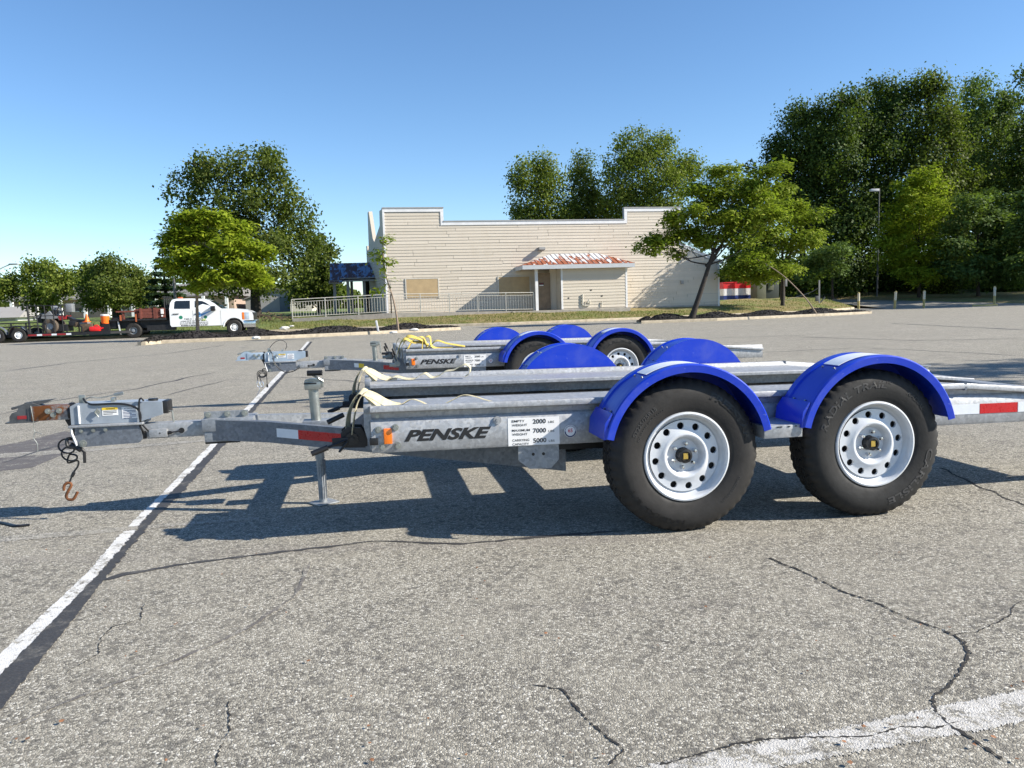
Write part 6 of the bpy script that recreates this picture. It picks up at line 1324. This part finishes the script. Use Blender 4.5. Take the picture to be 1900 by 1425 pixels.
# olive cabinet enclosure
q = at(1405, 557, 64); o = thing('utility_cabinet', (q.x, 64, .93), .15, 'olive green metal utility cabinet with open shaded front beside the striped bins', 'cabinet')
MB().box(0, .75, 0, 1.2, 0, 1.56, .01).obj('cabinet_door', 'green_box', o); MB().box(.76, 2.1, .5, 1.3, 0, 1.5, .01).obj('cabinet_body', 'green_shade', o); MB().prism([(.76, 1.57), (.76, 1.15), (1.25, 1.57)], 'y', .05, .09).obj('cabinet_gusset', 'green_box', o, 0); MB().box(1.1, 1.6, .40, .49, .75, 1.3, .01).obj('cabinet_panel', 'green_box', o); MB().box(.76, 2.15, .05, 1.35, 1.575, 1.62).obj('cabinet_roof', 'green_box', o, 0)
q = at(1452, 560, 62); o = thing('utility_post', (q.x, 62, .8), 0, 'dark stubby post with meter box beside the olive cabinet', 'post'); MB().tube([(0, 0, 0), (.02, 0, 1.7)], [.2, .14], 10).obj('post', 'bark_d', o); MB().box(.15, .32, -.12, .1, 1.1, 1.65, .01).obj('meter', 'greytrim', o)
q = at(1520, 562, 62); o = thing('sign_post', (q.x, 62, .55), 0, 'thin grey post with small utility box at the end of the verge', 'post'); MB().box(-.05, .05, -.04, .04, 0, 1.75).obj('post', 'greytrim', o, 0); MB().box(-.30, -.06, -.1, .1, .15, .55, .02).obj('box', 'polemetal', o); MB().tube([(.1, 0, .05), (.45, 0, .45)], .05, 8).obj('broken_rail', 'polemetal', o); MB().tube(smooth_path([(0, 0, 1.2), (-.5, .1, .9), (-1.2, .2, .65), (-2.6, .3, .25)]), .015, 5).obj('cable', 'greytrim', o)
# lamp posts
q = at(1627, 556, 76); o = thing('parking_lamp', (q.x, 76, .4), 0, 'tall parking lot lamp post standing before the dark wood', 'lamp post'); zt = at(1631, 350, 76).z - .4; MB().tube([(0, 0, 0), (.1, 0, zt)], [.09, .06], 8).obj('pole', 'polemetal', o); MB().box(-.75, .02, -.2, .2, zt - .25, zt - .02, .03).obj('lamp_head', 'trim', o)
q = at(327, 575, 54); o = thing('utility_pole', (q.x, 54, .8), 0, 'short grey steel pole standing behind the truck cab', 'pole'); MB().tube([(0, 0, 0), (-.02, 0, at(326, 515, 54).z - .8)], [.10, .085], 10).obj('pole', 'polemetal', o)
q = at(-30, 540, 60); o = thing('street_lamp', (q.x, 60, .8), 0, 'white street lamp whose curved arm reaches in at the left edge', 'street lamp'); a1, a2 = at(0, 499, 60) - q, at(20, 489, 60) - q; zq = at(-30, 520, 60).z
MB().tube(smooth_path([(0, 0, 0), (0, 0, zq - .8), Vector((a1.x, 0, at(0, 499, 60).z - .8)), Vector((a2.x, 0, at(17, 490, 60).z - .8))]), .05, 8).obj('lamp_arm', 'white', o); MB().box(a2.x - .1, a2.x + .55, -.12, .12, at(17, 490, 60).z - .87, at(17, 490, 60).z - .76, .03).obj('lamp_head', 'greytrim', o)
# stake in the island, stones, litter
q = gp(738, 610, .1); q = gp(702, 614, .15)
o = thing('marker_stake', (q.x, q.y, .12), 0, 'short white marker stake standing in the left island near the sapling', 'stake'); o.rotation_euler = (0, -.16, 0); MB().box(-.04, .04, -.03, .03, 0, .50, .005).obj('stake', 'trim', o)
for i, (u, v, z_, s_, lab_) in enumerate(((528, 609, .25, .28, 'larger white stone lying on the dry verge before the railing'), (541, 605, .35, .14, 'smaller white stone behind the larger one on the dry verge'), (475, 627, .3, .16, 'white litter lying on the left mulch by the truck bumper'), (730, 617, .3, .15, 'white litter lying on the mulch near the sapling foot'), (768, 612, .2, .2, 'pale slab of litter at the right end of the left mulch'), (1135, 582, .3, .2, 'white litter on the grass before the porch corner'))):
    q = gp(u, v, z_); mb = MB(); bm = bmesh.new(); bmesh.ops.create_icosphere(bm, subdivisions=2, radius=1)
    for w in bm.verts: w.co *= random.uniform(.8, 1.15)
    bm.verts.index_update(); mb.add([(w.co.x * s_, w.co.y * s_ * .7, w.co.z * s_ * .35) for w in bm.verts], [[w.index for w in f.verts] for f in bm.faces]); bm.free()
    o = tag(mb.obj('stone' if i < 2 else 'litter', 'stone', None, 25), lab_, 'stone' if i < 2 else 'litter'); o.location = (q.x, q.y, z_)
# brush pile beside the railing
q = at(500, 596, 49.5); bv = []; bf = []
mb = MB()
for k in range(90):
    a = random.uniform(0, 6.3); x, y = random.gauss(0, 1.1), random.gauss(0, .5); z_ = max(.0, .5 - .25 * abs(x)) * random.random(); l_ = random.uniform(.2, .6)
    mb.tube([(x, y, z_ + .05), (x + l_ * math.cos(a), y + l_ * math.sin(a) * .5, z_ + random.uniform(.0, .3))], [.03, .008], 4)
o = tag(mb.obj('brush_pile', 'dirt', None, 0), 'brown pile of cut brush between the truck and the railing', 'brush pile', kind='stuff'); o.location = (q.x, 49.5, lawn_h(q.x, 49.5))
# fallen leaves on the asphalt
lv = []; lf = []
for _ in range(75):
    u, v = random.uniform(0, 1900), random.uniform(960, 1425); q = gp(u, v); s_ = random.uniform(.003, .009); a = random.uniform(0, 6.3); o_ = len(lv)
    for k in range(5): t = a + k * 1.257; lv.append((q.x + s_ * math.cos(t) * random.uniform(.5, 1), q.y + s_ * math.sin(t) * random.uniform(.5, 1), .008 + random.uniform(0, .005)))
    lf.append(tuple(range(o_, o_ + 5)))
tag(MB().add(lv, lf).obj('leaf_litter', 'dryleaf', None, 0), 'small dry orange leaf bits scattered over the foreground asphalt', 'leaf litter', kind='stuff')
# dark squiggle of tar rope at the left
mb = MB(); mb.tube(smooth_path([gp(u, v, .006) for u, v in ((-10, 968), (12, 972), (30, 976), (45, 975), (55, 974))]), .008, 6); tag(mb.obj('rubber_strip', 'black', None), 'thin black rubber strip lying on the asphalt at the left edge', 'rubber strip')

# ================================================================ houses far left and grey buildings
hb = at(250, 575, 92); H = thing('brick_house', (hb.x, 92, .9), .12, 'long low pale brick house with white porch posts behind the round tree', 'house')
HW = 24.0; MB().box(-13.0, HW - 13, 0, 9, 0, 2.5).obj('wall', 'brick', H, 0); MB().prism([(-1.0, 2.5), (4.5, 4.0), (10, 2.5), (10, 2.35), (-1, 2.35)], 'x', -13.6, HW - 12.4).obj('roof', 'shingle', H, 0)
for i in range(10):
    x = -12.5 + i * 2.55; MB().box(x - .16, x + .16, -1.4, -1.1, 0, 2.36).obj('porch_post', 'white', H, 0)
for x in (-11.2, -5.6, -.5, 3.5, 7.5):
    f = MB().box(x - .95, x + .95, -.06, .02, 1.0, 2.15).obj('window', 'white', H, 0); MB().box(x - .85, x - .04, -.075, -.061, 1.08, 2.07).obj('pane', 'glass', f, 0); MB().box(x + .04, x + .85, -.075, -.061, 1.08, 2.07).obj('pane', 'glass', f, 0)
hb = at(10, 585, 78); H = thing('low_shed', (hb.x, 78, .75), .1, 'low shed with pale sloping roof at the left edge', 'shed'); MB().box(-4, 1.1, 0, 3, 0, .75).obj('wall', 'white', H, 0); MB().prism([(-.5, .70), (1.6, 1.75), (3.6, .7)], 'x', -4.4, 1.5).obj('roof', 'greywall', H, 0); MB().box(-.9, .9, -.03, -.002, .02, .6).obj('door', 'housewall', H, 0)
hb = at(515, 575, 95); H = thing('grey_building', (hb.x, 95, .9), .12, 'plain grey gabled building far behind the shade tree trunk', 'building'); MB().prism([(-3.6, 0), (1.95, 0), (1.95, 2.6), (-.6, 3.0), (-3.6, 1.8)], 'y', 0, 8).obj('wall', 'greywall', H, 0); MB().box(.3, 1.9, -.12, -.002, .05, 2.0).obj('dark_bay', 'bluewall', H, 0)
MB().prism([(-3.9, 1.75), (-.6, 3.05), (2.1, 2.62), (2.1, 2.75), (-.6, 3.2), (-3.9, 1.9)], 'y', -.3, 8.2).obj('roof', 'shingle', H, 0)
hb = at(553, 575, 93); H = thing('cream_building', (hb.x, 93, .9), .12, 'cream gabled building far behind the end of the railing', 'building'); MB().prism([(-.85, 0), (1.6, 0), (1.6, 1.6), (-.6, 3.0), (-.85, 2.9)], 'y', 0, 6).obj('wall', 'housewall', H, 0); MB().prism([(-.9, 2.95), (-.6, 3.05), (1.8, 1.5), (1.8, 1.65), (-.6, 3.2), (-.9, 3.1)], 'y', -.2, 6.2).obj('roof', 'shingle', H, 0)

for o in bpy.data.objects:                              # prints, rivets and slots too small to pick apart
    if o.name.split('.')[0] in ('tyre_lettering', 'tyre_small_print', 'rivets', 'weight_print', 'sticker_ring', 'rim_hole', 'sticker_print', 'door_lettering', 'step_slots', 'maker_lettering', 'sign_print', 'speed_print', 'plate_hole') and o.parent: o['kind'] = 'stuff'
